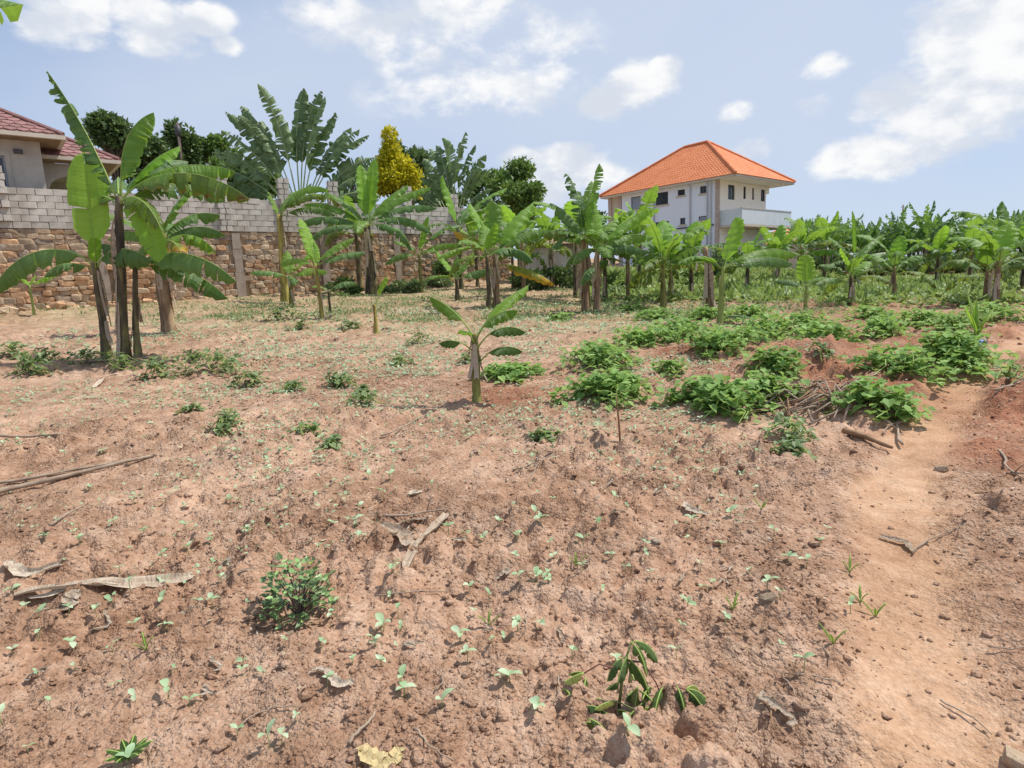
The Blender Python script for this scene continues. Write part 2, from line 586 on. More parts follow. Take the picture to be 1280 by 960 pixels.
def soil_material():
    m = Mat('tilled_soil', 0.96, 0.12)
    v = m.world_pos()
    n1 = m.noise(v, 0.55, 4, 0.55)
    n2 = m.noise(v, 6.0, 8, 0.62)
    n3 = m.noise(v, 38.0, 5, 0.65)
    n4 = m.noise(v, 120.0, 4, 0.7)
    vo = m.N.new('ShaderNodeTexVoronoi')
    vo.inputs['Scale'].default_value = 42.0
    m.L.new(v, vo.inputs['Vector'])
    vo2 = m.N.new('ShaderNodeTexVoronoi')
    vo2.inputs['Scale'].default_value = 95.0
    m.L.new(v, vo2.inputs['Vector'])
    f = m.math('ADD', m.math('MULTIPLY', n1, 0.25), m.math('ADD', m.math('MULTIPLY', n2, 0.35), m.math('ADD', m.math('MULTIPLY', n3, 0.25), m.math('MULTIPLY', n4, 0.18))))
    c = m.ramp(f, [(0.37, (.165, .085, .050)), (0.49, (.38, .228, .147)), (0.62, (.57, .40, .29))])
    red = m.ramp(f, [(0.36, (.19, .075, .042)), (0.50, (.33, .15, .088)), (0.64, (.47, .27, .175))])
    sand = m.ramp(f, [(0.36, (.32, .175, .098)), (0.50, (.46, .285, .170)), (0.64, (.57, .39, .255))])
    c = m.mix(m.attr('red'), c, red)
    c = m.mix(m.math('MULTIPLY', m.attr('path'), 0.75), c, sand)
    straw = m.ramp(f, [(0.36, (.24, .155, .085)), (0.50, (.39, .28, .165)), (0.64, (.50, .41, .255))])
    c = m.mix(m.attr('straw'), c, straw)
    m.base(c)
    hb = m.math('ADD', m.math('MULTIPLY', n3, 0.7), m.math('MULTIPLY', n4, 0.35))
    hb = m.math('SUBTRACT', hb, m.math('ADD', m.math('MULTIPLY', vo.outputs['Distance'], 0.75), m.math('MULTIPLY', vo2.outputs['Distance'], 0.4)))
    m.bump(hb, 1.0, 0.029)
    bs = m.math('MULTIPLY', m.math('SUBTRACT', 1.0, m.math('MULTIPLY', m.attr('path'), 0.4)), m.ramp(m.noise(v, 1.7, 4, 0.6), [(0.35, 0.45), (0.62, 1.0)]))
    m.L.new(bs, [q for q in m.N if q.bl_idname == 'ShaderNodeBump'][0].inputs['Strength'])
    return m.m


M['soil'] = soil_material()


def build_ground():
    fine = np.arange(-58, 58.01, 0.19)
    coarse = np.arange(60, 300.1, 4.0)
    ang = np.concatenate([fine, coarse])
    r = [0.0]
    q = 0.35
    while q < 75:
        r.append(q)
        q *= (1.0062 if q < 9 else 1.010) if q > 1.3 else 1.03
    while q < 6000:
        r.append(q)
        q *= 1.25
    r = np.array(r)
    na, nr = len(ang), len(r)
    A, Rr = np.meshgrid(np.radians(ang), r)
    X, Y = Rr * np.sin(A), Rr * np.cos(A)
    Z = gz(X, Y)
    GRID.update(r=r, a=fine, z=Z[:, :len(fine)].copy())
    Z[-1] -= 40
    V = np.stack([X, Y, Z], -1).reshape(-1, 3)
    i = np.arange(nr - 1)[:, None] * na
    j = np.arange(na)[None, :]
    j2 = (j + 1) % na
    F = np.stack([i + j, i + na + j, i + na + j2, i + j2], -1).reshape(-1, 4)
    me = mesh_np('ground', V, F[:, ::-1] if False else F, M['soil'], True)
    x, y = V[:, 0], V[:, 1]
    pa = path_mask(x, y) * (1 - sstep(np.hypot(x, y), 16, 22)) * (.75 + .25 * vnoise(x / .4, y / .4, 3))
    rd = np.zeros(len(V))
    for mx, my, mr, mh in HEAPS:
        rd = np.maximum(rd, np.exp(-((x - mx) ** 2 + (y - my) ** 2) / (mr * mr * 1.5)))
    right = sstep(x - .32 * y, .8, 2.4) * sstep(y, 3.6, 5.5) * .75
    rd = np.clip(np.maximum(rd, right) * (.5 + vnoise(x / .5, y / .5, 6)), 0, 1)
    st = sstep(y + .35 * np.minimum(x, 0), 9.5, 15.0) * (.35 + .9 * vnoise(x / 1.6, y / 1.6, 7)) * (1 - .6 * sstep(x, 3, 6))
    for nm, a in (('path', pa), ('red', rd), ('straw', np.clip(st, 0, .85))):
        at = me.attributes.new(nm, 'FLOAT', 'POINT')
        at.data.foreach_set('value', a.astype(np.float32))
    o = link('ground', me)
    o['kind'] = 'structure'
    return o


build_ground()


def ico(sub=1):
    b = bmesh.new()
    bmesh.ops.create_icosphere(b, subdivisions=sub, radius=1.0)
    V = np.array([v.co[:] for v in b.verts])
    F = np.array([[v.index for v in f.verts] for f in b.faces])
    b.free()
    return V, F


def build_clods():
    """loose crumbs and lumps of earth over the tilled soil, too many to count"""
    rng = np.random.default_rng(3)
    V1, F1 = ico(1)
    V2, F2 = ico(2)
    for name, VV, FF, n, rmin, rmax, lo, hi in (('soil_crumbs', V1, F1, 26000, 1.4, 9.0, .003, .011), ('soil_clods', V1, F1, 4000, 1.5, 15.0, .007, .024)):
        r = rmin * (rmax / rmin) ** rng.random(n)
        a = np.radians(rng.uniform(-50, 50, n))
        x, y = r * np.sin(a), r * np.cos(a)
        dens = vnoise(x / .8, y / .8, 12)
        pm = path_mask(x, y)
        keep = (rng.random(n) < .15 + 1.1 * dens) & (rng.random(n) > pm * .8)
        x, y, r = x[keep], y[keep], r[keep]
        s = lo * (hi / lo) ** (rng.random(len(x)) ** 1.9) * (1 + .05 * r)
        z = gz(x, y)
        k = len(x)
        sc = s[:, None] * rng.uniform(.65, 1.35, (k, 3)) * np.array([1, 1, .6])
        th = rng.uniform(0, 6.28, k)
        P = VV[None] * (1 + .85 * (rng.random((k, len(VV))) - .5))[..., None] * sc[:, None, :]
        X = P[..., 0] * np.cos(th)[:, None] - P[..., 1] * np.sin(th)[:, None] + x[:, None]
        Y = P[..., 0] * np.sin(th)[:, None] + P[..., 1] * np.cos(th)[:, None] + y[:, None]
        Z = P[..., 2] + (z + s * .08)[:, None]
        V = np.stack([X, Y, Z], -1).reshape(-1, 3)
        F = (FF[None] + (np.arange(k) * len(VV))[:, None, None]).reshape(-1, 3)
        me = mesh_np(name, V, F, M['soil'], False)
        o = link(name, me)
        o['kind'] = 'stuff'
        tag(o, 'loose brown crumbs of earth strewn over the tilled field' if name == 'soil_crumbs' else 'lumps of broken reddish earth lying on the tilled field', 'soil')
        rd = np.repeat(np.clip(sstep(x - .32 * y, .8, 2.4) * sstep(y, 3.6, 5.5), 0, 1) * .8, len(VV))
        at = me.attributes.new('red', 'FLOAT', 'POINT')
        at.data.foreach_set('value', rd.astype(np.float32))


build_clods()

# ------------------------------------------------------------------ leaves and banana plants


def leaf_geo(L, W, e0, e1, pet=.14, f0=18, f1=-30, roll=0, tat=0.0, seed=0, N=22, bend=1.3, wav=.055, twist=0, side=0.0, ribr=.016, tipcut=0.0):
    """a paddle leaf growing from the origin along +X. e0/e1: elevation at base and tip (deg);
    f0/f1: how the two halves fold up (+) or hang (-) along the blade; tat: how torn it is"""
    rng = random.Random(seed)
    mb = MB()
    pts, frm = [], []
    p = Vector((0, 0, 0))
    yaw = 0.0
    ds = L / N
    for k in range(N + 1):
        t = k / N
        e = rad(e0 + (e1 - e0) * t ** bend)
        yaw = rad(side) * t
        d = Vector((math.cos(e) * math.cos(yaw), math.cos(e) * math.sin(yaw), math.sin(e)))
        lat = Vector((-math.sin(yaw), math.cos(yaw), 0))
        up = d.cross(lat) * -1
        up = lat.cross(d) * -1 if up.z < -1 else d.cross(lat)
        rr = rad(roll + twist * t)
        lat2 = lat * math.cos(rr) + up * math.sin(rr)
        up2 = up * math.cos(rr) - lat * math.sin(rr)
        pts.append(p.copy())
        frm.append((d, lat2, up2))
        p = p + d * ds
    k0 = max(1, int(round(pet * N)))

    def prof(s):
        return (min(1.0, (s / .16)) ** .55) * max(0.0, 1 - max(0, (s - .45) / .55) ** 2.6) ** .62
    M_ = 4
    for sgn in (-1, 1):
        # cut into strips
        cuts = [k0]
        k = k0
        while k < N:
            step = 1
            if tat > 0 and rng.random() < min(.55, tat * .8 + .04) and k - cuts[-1] >= 1 and k > k0 + 1:
                cuts.append(k)
            k += step
        cuts.append(N)
        ph = rng.random() * 6.28
        for a, b in zip(cuts[:-1], cuts[1:]):
            dfold = rng.gauss(0, 6 + 20 * tat)
            gap = (.3 + tat) * rng.uniform(.05, .6) * ds
            sweep = rng.gauss(0.12, .18) * tat
            short = 1 - tat * rng.random() * .3
            rows = []
            for q in range(a, b + 1):
                s = (q - k0) / (N - k0)
                w = W * .5 * prof(s) * short * (1 + wav * 2 * math.sin(q * 2.3 + ph + sgn))
                d, lat, up = frm[q]
                fold = rad(f0 + (f1 - f0) * s + dfold + math.sin(q * 1.9 + ph) * 60 * wav)
                row = []
                pull = 0.0
                if tat > 0:
                    if q == a and a != k0:
                        pull = gap
                    elif q == b and b != N:
                        pull = -gap
                for m in range(M_ + 1):
                    v = m / M_
                    fo = fold - rad(16 + 30 * tat * abs(dfold) / 30) * v * v
                    pt = pts[q] + (lat * sgn * math.cos(fo) + up * math.sin(fo)) * (w * v) + d * (pull * v + w * v * .18 + sweep * w * v * v)
                    row.append((pt, (s, .5 + .5 * v * sgn)))
                rows.append(row)
            for r0, r1 in zip(rows[:-1], rows[1:]):
                for m in range(M_):
                    P = [r0[m], r0[m + 1], r1[m + 1], r1[m]]
                    if sgn > 0:
                        P = P[::-1]
                    mb.quad([x[0] for x in P], [x[1] for x in P], 0)
    nr = N
    radii = [max(.0025, ribr * (1 - .9 * (k / N) ** .8)) for k in range(nr + 1)]
    mb.tube([pts[k] - frm[k][2] * radii[k] * .6 for k in range(nr + 1)], radii, 5, 1)
    return mb


def leaf_obj(parent, kind, az, zc, L, W, e0, e1, off=(0, 0), rib='rib', name='leaf', **kw):
    ribr = kw.pop('ribr', .008 + .010 * min(1.6, L) / 1.6)
    me = leaf_geo(L, W, e0, e1, ribr=ribr, **kw).mesh(name, [M[kind], M[rib]], True)
    return link(name, me, parent, (off[0], off[1], zc), (0, 0, rad(az)))


def stem_mesh(h, r, lean, mat, seed=0, name='pseudostem', rtop=.62):
    rng = random.Random(seed)
    mb = MB()
    n = 12
    rows = []
    K = 12
    lay = [rng.random() * 6.28 for _ in range(5)]
    for k in range(K + 1):
        t = -.06 + 1.06 * k / K
        c = Vector((lean[0] * max(t, 0) ** 1.3, lean[1] * max(t, 0) ** 1.3, h * t))
        rr = r * (1.12 - (1.12 - rtop) * max(t, 0) ** .8) * (1.12 if k <= 1 else 1)
        row = []
        for j in range(n):
            a = 6.2832 * j / n
            q = 1 + .10 * math.sin(2 * a + lay[0] + t * 5) + .06 * math.sin(3 * a + lay[1] - t * 9) + rng.uniform(-.05, .05)
            row.append(c + Vector((math.cos(a), math.sin(a), 0)) * rr * q)
        rows.append(row)
    i0 = len(mb.v)
    for row in rows:
        mb.v.extend(tuple(p) for p in row)
    for k in range(K):
        for j in range(n):
            mb.f.append((i0 + k * n + j, i0 + k * n + (j + 1) % n, i0 + (k + 1) * n + (j + 1) % n, i0 + (k + 1) * n + j))
            mb.uv.append(None)
            mb.mi.append(0)
    mb.f.append(tuple(i0 + K * n + j for j in range(n)))
    mb.uv.append(None)
    mb.mi.append(0)
    return mb.mesh(name, mat, True)


def sheath(parent, h, r, seed, lean=(0, 0)):
    """a strip of dry leaf sheath peeling from the stem"""
    rng = random.Random(seed)
    mb = MB()
    a = rng.random() * 6.28
    zt = h * rng.uniform(.3, .95)
    ln = h * rng.uniform(.25, .5)
    w = .5 + rng.random() * .5
    rows = []
    for k in range(6):
        t = k / 5
        z = max(.03, zt - ln * t)
        rr = r * 1.04 * (1.1 - .4 * z / h) + .012 + .07 * t * t * rng.uniform(.3, 1)
        row = []
        for j in range(3):
            aa = a + (j - 1) * w * (1 - .4 * t) * .5 + .15 * math.sin(3 * t + seed)
            lz = z / h
            row.append((rr * math.cos(aa) + lean[0] * lz, rr * math.sin(aa) + lean[1] * lz, z + (.02 if j == 1 else 0)))
        rows.append(row)
    for r0, r1 in zip(rows[:-1], rows[1:]):
        for j in range(2):
            mb.quad([r0[j], r0[j + 1], r1[j + 1], r1[j]], [(0, .3), (0, .6), (.2, .6), (.2, .3)])
    return mb.build('dry_sheath', [M['leaf_dry']], parent, True)


def auto_leaves(seed, n, L, W, tat=.35, lo=-72, kinds=('leaf_green', 'leaf_green', 'leaf_dark', 'leaf_old')):
    """a crown in the usual order: young leaves upright and bright, old ones low and torn"""
    rng = random.Random(seed)
    out = []
    a = rng.random() * 360
    for k in range(n):
        t = k / max(1, n - 1)
        e0 = 82 - 62 * t + rng.uniform(-9, 9)
        e1 = 50 - (50 - lo) * t ** .6 + rng.uniform(-18, 18)
        kind = 'leaf_lime' if k == 0 else kinds[min(len(kinds) - 1, int(t * len(kinds) * .999))]
        l = L * rng.uniform(.8, 1.08) * (.75 if k == 0 else 1)
        out.append(dict(az=a, e0=e0, e1=e1, L=l, W=W * rng.uniform(.85, 1.12), kind=kind, tat=(0 if k == 0 else tat * (.4 + t)) * rng.uniform(.7, 1.3),
                        f0=30 - 20 * t, f1=-8 - 42 * t, roll=rng.uniform(-22, 22), bend=1.2 + .5 * rng.random()))
        a += 137.5 + rng.uniform(-25, 25)
    return out


def banana(label, xy, h, r, leaves, stem='stem_green', lean=(0, 0), seed=0, group='banana plants standing in the field', sheaths=3, dry=0, cat='banana plant', spread=.05, top=True, sink=0.0, auto=False):
    x, y = xy
    root = thing('banana_plant', label, cat, (x, y, zg(x, y) - sink), 0, group)
    link('pseudostem', stem_mesh(h, r, lean, M[stem], seed), root)
    rng = random.Random(seed + 5)
    n = len(leaves)
    for k, lf in enumerate(leaves):
        lf = dict(lf)
        az, kind = lf.pop('az'), lf.pop('kind', 'leaf_green')
        zc = h - .03 - spread * k * (h / max(1, n)) * .9 + lf.pop('dz', 0)
        tt = max(0, zc / h) ** 1.3
        rr = r * .35
        off = (lean[0] * tt + rr * math.cos(rad(az)), lean[1] * tt + rr * math.sin(rad(az)))
        lf.setdefault('seed', seed * 31 + k)
        lf.setdefault('tat', .2)
        lf['W'] *= 1.28
        if not auto:
            ca_ = math.cos(rad(az))
            if abs(ca_) > .6 and lf.get('f1', 0) < -20:
                lf['roll'] = math.copysign(max(24, abs(lf.get('roll', 0))), ca_)
        lf['L'] *= 1.05
        leaf_obj(root, kind, az, zc, off=off, **lf)
    for k in range(sheaths):
        sheath(root, h, r, seed * 7 + k, lean)
    for k in range(dry):
        az = rng.random() * 360
        zc = h * rng.uniform(.82, .97)
        leaf_obj(root, 'leaf_dry', az, zc, L=min(h * .75, rng.uniform(.7, 1.3)), W=.17, e0=-66, e1=-93, off=(lean[0] * .9 + r * .8 * math.cos(rad(az)), lean[1] * .9 + r * .8 * math.sin(rad(az))), rib='rib_dry', name='dry_leaf', bend=.5, f0=-50, f1=-80, tat=.7, seed=seed * 13 + k, N=14)
    return root


def lf(az, e0, e1, L, W, kind='leaf_green', tat=.15, **kw):
    return dict(az=az, e0=e0, e1=e1, L=L, W=W, kind=kind, tat=tat, **kw)


# --- the clump by the bare soil on the left: three stems
banana('banana plant with drooping blue-green leaf and one upright lime leaf in the three-stem clump', (-6.84, 10.58), 1.58, .075, [
    lf(95, 84, 88, 1.75, .50, 'leaf_lime', .03, f0=12, f1=6, roll=4, pet=.16, wav=.012),
    lf(180, 55, -62, 2.0, .46, 'leaf_dark', .16, f0=-20, f1=-62, bend=.7, roll=-30),
    lf(-18, 52, -42, 1.25, .46, 'leaf_dark', .12, f0=-15, f1=-58, bend=.8),
    lf(-50, 55, 30, .62, .16, 'leaf_lime', .0, f0=40, f1=30),
    lf(205, 30, -65, .75, .26, 'leaf_dark', .4, f0=-20, f1=-50),
], 'stem_dark', (.02, 0), 3, dry=1)
banana('tallest banana plant of the three-stem clump, with blackish stem and torn upright leaf', (-6.45, 10.43), 2.62, .09, [
    lf(178, 74, 58, 2.05, .36, 'leaf_dark', .8, f0=-28, f1=-70, roll=-15, pet=.1, N=34),
    lf(8, 84, 12, 1.5, .46, 'leaf_green', .06, f0=-30, f1=-55, roll=-25, bend=2.2, pet=.18),
    lf(12, 50, -22, 1.85, .46, 'leaf_green', .22, f0=-10, f1=-58, bend=.9, roll=-16),
    lf(-10, 42, -42, 2.35, .50, 'leaf_old', .3, f0=-12, f1=-62, bend=.8, roll=-20, N=30),
    lf(-28, 25, -86, 1.35, .32, 'leaf_lime', .04, f0=14, f1=0, bend=.4, roll=50, pet=.12),
    lf(70, 55, -5, 1.7, .42, 'leaf_dark', .4, f0=-10, f1=-45),
    lf(118, 48, -25, 1.6, .40, 'leaf_dark', .4, f0=-10, f1=-45),
    lf(28, 62, 20, 1.3, .36, 'leaf_lime', .15, f0=10, f1=-30),
    lf(-35, 30, -70, 1.5, .38, 'leaf_old', .5, f0=-15, f1=-60, bend=.7), lf(150, 35, -72, 1.2, .34, 'leaf_old', .6, f0=-15, f1=-60), lf(40, 40, -45, 1.7, .40, 'leaf_dark', .5, f0=-10, f1=-55),
], 'stem_dark', (.27, 0), 5, sheaths=4, dry=1)
banana('thinnest banana stem of the three-stem clump, with long drooping blue-green leaves', (-6.26, 10.48), 1.45, .055, [
    lf(-14, 34, -46, 1.95, .46, 'leaf_dark', .18, f0=-18, f1=-58, bend=.75, roll=-18),
    lf(165, 60, -10, .8, .30, 'leaf_dark', .2, f0=-10, f1=-50),
    lf(10, 20, -55, 1.5, .42, 'leaf_dark', .2, f0=-15, f1=-55, bend=.7),
    lf(60, 70, 20, .9, .28, 'leaf_green', .1),
], 'stem_dark', (.16, 0), 7, sheaths=3)
banana('banana plant with pale dry stem growing behind the three-stem clump', (-7.64, 14.10), 2.0, .14,
       [lf(5, 55, -25, 1.5, .44, 'leaf_dark', .3, f0=-10, f1=-55), lf(-5, 35, -40, 1.55, .42, 'leaf_dark', .5, f0=-15, f1=-60), lf(-15, 25, -60, 1.5, .42, 'leaf_green', .5, f0=-15, f1=-60),
        lf(175, 45, -45, 1.2, .4, 'leaf_dark', .4, f0=-15, f1=-60), lf(20, 75, 35, 1.4, .4, 'leaf_green', .15), lf(-40, 20, -70, 1.2, .4, 'leaf_yellow', .5, f0=-20, f1=-60), lf(100, 50, -10, 1.4, .4, 'leaf_dark', .3),
        lf(190, 60, 0, 1.3, .38, 'leaf_green', .3)], 'stem_brown', (0, 0), 9, sheaths=6, dry=3)
banana('small yellow-green banana sucker with one leaf before the crumbling stone bank', (-14.27, 18.98), .92, .04, [lf(5, 35, 5, .85, .28, 'leaf_lime', .1, f0=-5, f1=-45), lf(160, 60, 20, .4, .12, 'leaf_lime', 0), lf(80, 70, 40, .4, .1, 'leaf_lime', 0)], 'stem_fresh', seed=11, sheaths=0)

# --- along the stone wall
banana('slim banana plant with yellow-green stem and leaves blown to one side, against the stone wall', (-7.75, 21.98), 2.95, .13, [
    lf(-5, 62, -38, 2.1, .42, 'leaf_green', .35, f0=-10, f1=-58), lf(-12, 45, -55, 2.5, .42, 'leaf_old', .5, f0=-15, f1=-60, N=30), lf(15, 55, 30, 1.5, .36, 'leaf_dark', .2),
    lf(5, 30, -45, 1.9, .4, 'leaf_dark', .4, f0=-15, f1=-60), lf(160, 80, 60, .9, .25, 'leaf_green', .4), lf(60, 70, 10, 1.5, .4, 'leaf_green', .3)], 'stem_yellow', (.08, 0), 13, sheaths=4, dry=1)
banana('low banana sucker with flat spreading leaves at the foot of the slim wall banana', (-6.87, 20.07), .95, .09, [
    lf(178, 25, -12, 1.2, .32, 'leaf_dark', .1, f0=-8, f1=-40), lf(15, 55, 40, 1.15, .34, 'leaf_lime', .05), lf(-8, 30, -30, 1.25, .36, 'leaf_green', .2, f0=-10, f1=-50), lf(110, 75, 60, .9, .3, 'leaf_green', .1), lf(-60, 10, -60, .8, .25, 'leaf_dark', .4)], 'stem_green', seed=15, sheaths=3)
banana('young banana plant with a thin yellow stem and bright raised leaves', (-4.74, 15.95), 1.35, .05, [
    lf(150, 78, 66, 1.15, .28, 'leaf_lime', .05, f0=20, f1=0), lf(8, 52, 5, 1.15, .3, 'leaf_green', .15, f0=-5, f1=-45), lf(0, 28, -10, 1.25, .3, 'leaf_dark', .15, f0=-10, f1=-45), lf(185, 40, -45, .9, .28, 'leaf_green', .2, f0=-10, f1=-50), lf(100, 80, 75, .6, .2, 'leaf_lime', 0)], 'stem_yellow', (-.05, 0), 17, sheaths=2)
banana('little dark banana sucker with one drooping leaf beside the thin yellow-stemmed plant', (-4.85, 17.10), .62, .035, [lf(0, 45, -35, .85, .26, 'leaf_dark', .1, f0=-10, f1=-50), lf(170, 50, -20, .5, .18, 'leaf_green', .1), lf(20, 20, -60, .5, .18, 'leaf_dark', .2)], 'stem_dark', seed=19, sheaths=1)
banana('broad banana plant with a great rosette of arching leaves and dark stems before the wall', (-5.29, 24.61), 2.75, .2, [
    lf(110, 82, 80, 2.1, .42, 'leaf_lime', .03, f0=25, f1=15, roll=15), lf(60, 78, 72, 2.4, .55, 'leaf_lime', .03, f0=15, f1=8, roll=-8),
    lf(20, 55, 22, 2.1, .5, 'leaf_green', .12, f0=0, f1=-40), lf(5, 45, 2, 2.7, .5, 'leaf_green', .2, f0=-5, f1=-50), lf(-5, 32, -22, 2.7, .5, 'leaf_dark', .25, f0=-10, f1=-50),
    lf(-15, 20, -55, 2.7, .5, 'leaf_dark', .3, f0=-10, f1=-55), lf(-30, 5, -75, 2.4, .45, 'leaf_dark', .5, f0=-15, f1=-55), lf(172, 45, -12, 2.6, .5, 'leaf_green', .3, f0=-5, f1=-50),
    lf(182, 28, -30, 2.6, .5, 'leaf_dark', .3, f0=-10, f1=-55), lf(192, 15, -50, 2.2, .45, 'leaf_dark', .4, f0=-10, f1=-55), lf(160, 60, 15, 2.2, .45, 'leaf_green', .2), lf(-90, 25, -60, 1.8, .45, 'leaf_green', .2), lf(90, 60, 20, 2.0, .45, 'leaf_dark', .2)],
    'stem_dark', seed=21, sheaths=6, dry=2, spread=.12)
banana('thin dark banana stem with torn leaves close beside the broad rosette plant', (-6.17, 26.53), 2.4, .11, auto_leaves(44, 7, 1.7, .4, .5), 'stem_dark', seed=23, dry=2)
banana('single-leaf banana sucker on a short yellow stem in the open soil', (-2.74, 12.87), .62, .045, [lf(30, 66, 58, .62, .24, 'leaf_lime', .0, f0=20, f1=0, roll=-35, pet=.3)], 'stem_yellow', seed=25, sheaths=2)
banana('banana plant with one upright yellow-green leaf before the dark stained wall', (-3.41, 24.98), 1.5, .07, [
    lf(50, 74, 62, 1.5, .44, 'leaf_lime', .05, f0=14, f1=6, roll=-20), lf(0, 35, -25, 1.6, .4, 'leaf_green', .2, f0=-10, f1=-50), lf(200, 15, -55, 1.4, .36, 'leaf_dark', .2, f0=-10, f1=-50), lf(20, 62, -10, 2.1, .45, 'leaf_dark', .5), lf(175, 50, 10, 1.1, .35, 'leaf_green', .2), lf(-40, 30, -30, 1, .3, 'leaf_green', .2)], 'stem_green', seed=27, sheaths=2)
banana('tall narrow-stemmed banana with a long pale leaf pointing up near the block wall end', (-1.93, 26.42), 2.45, .10, [
    lf(150, 78, 72, 2.2, .42, 'leaf_lime', .2), lf(-5, 30, -48, 2.6, .45, 'leaf_lime', .25, f0=-10, f1=-50), lf(10, 55, 15, 2.6, .5, 'leaf_green', .4), lf(-10, 50, -20, 2.4, .5, 'leaf_green', .4), lf(190, 40, -60, 1.6, .4, 'leaf_green', .4), lf(70, 60, 0, 2, .45, 'leaf_dark', .4)], 'stem_dark', seed=29, sheaths=3, dry=1)
banana('low banana sucker with outspread leaves in the weeds below the end of the wall', (-1.66, 20.61), .75, .07, [
    lf(150, 62, 45, 1.1, .3, 'leaf_lime', .05), lf(25, 62, 45, 1.0, .32, 'leaf_green', .05), lf(-10, 30, -20, 1.3, .4, 'leaf_dark', .1, f0=-10, f1=-50), lf(190, 30, -30, .9, .3, 'leaf_green', .1), lf(80, 75, 60, .8, .3, 'leaf_green', 0)], 'stem_dark', seed=31, sheaths=2)
banana('banana plant with a dead yellow leaf hanging low and bright raised leaves', (-0.34, 18.09), 1.55, .12, [
    lf(95, 85, 84, 1.4, .4, 'leaf_green', .05, f0=20, f1=0), lf(25, 60, 32, 1.8, .46, 'leaf_lime', .05, f0=5, f1=-30), lf(0, 42, -22, 1.9, .4, 'leaf_green', .2, f0=-10, f1=-52), lf(-8, -5, -45, 1.7, .4, 'leaf_yellow', .3, f0=-15, f1=-50, dz=-.3),
    lf(170, 50, 5, 1.3, .4, 'leaf_yellow', .2, f0=-5, f1=-50), lf(185, 25, -40, 1.6, .44, 'leaf_green', .2), lf(-40, 20, -60, 1.4, .38, 'leaf_dark', .2, f0=-15, f1=-50), lf(150, 75, 50, 1.6, .4, 'leaf_lime', .1), lf(40, 45, 10, 1.5, .4, 'leaf_dark', .2)], 'stem_brown', (.02, 0), 33, sheaths=5, dry=1)
banana('slim dark stem sharing a foot with the yellow-leaved banana plant', (-0.53, 17.42), 1.5, .07, auto_leaves(62, 5, 1.3, .36, .3), 'stem_dark', seed=35)
# --- the small plant in the open soil
banana('small young banana plant standing alone in the tilled soil, with dry husk at its foot', (-0.39, 6.67), .74, .05, [
    lf(168, 62, 22, .62, .155, 'leaf_green', .02, f0=-8, f1=-40, bend=1.1, roll=-20, pet=.3), lf(20, 58, 22, .78, .15, 'leaf_lime', .03, f0=0, f1=-35, bend=.9, roll=-25, pet=.28), lf(-22, 56, -10, .56, .18, 'leaf_green', .02, f0=-12, f1=-48, roll=-22, pet=.22),
    lf(178, 48, -30, .40, .13, 'leaf_dark', .04, f0=-8, f1=-50, dz=-.16, pet=.4), lf(-4, 55, -42, .60, .15, 'leaf_dark', .08, f0=-10, f1=-52, dz=-.12, pet=.3), lf(-14, 52, -38, .56, .15, 'leaf_dark', .05, f0=-12, f1=-55, dz=-.30, pet=.3),
    lf(-120, 52, 0, .30, .12, 'leaf_green', .0, dz=-.05, pet=.3)], 'stem_green', (.02, 0), 37, sheaths=6, spread=.02)

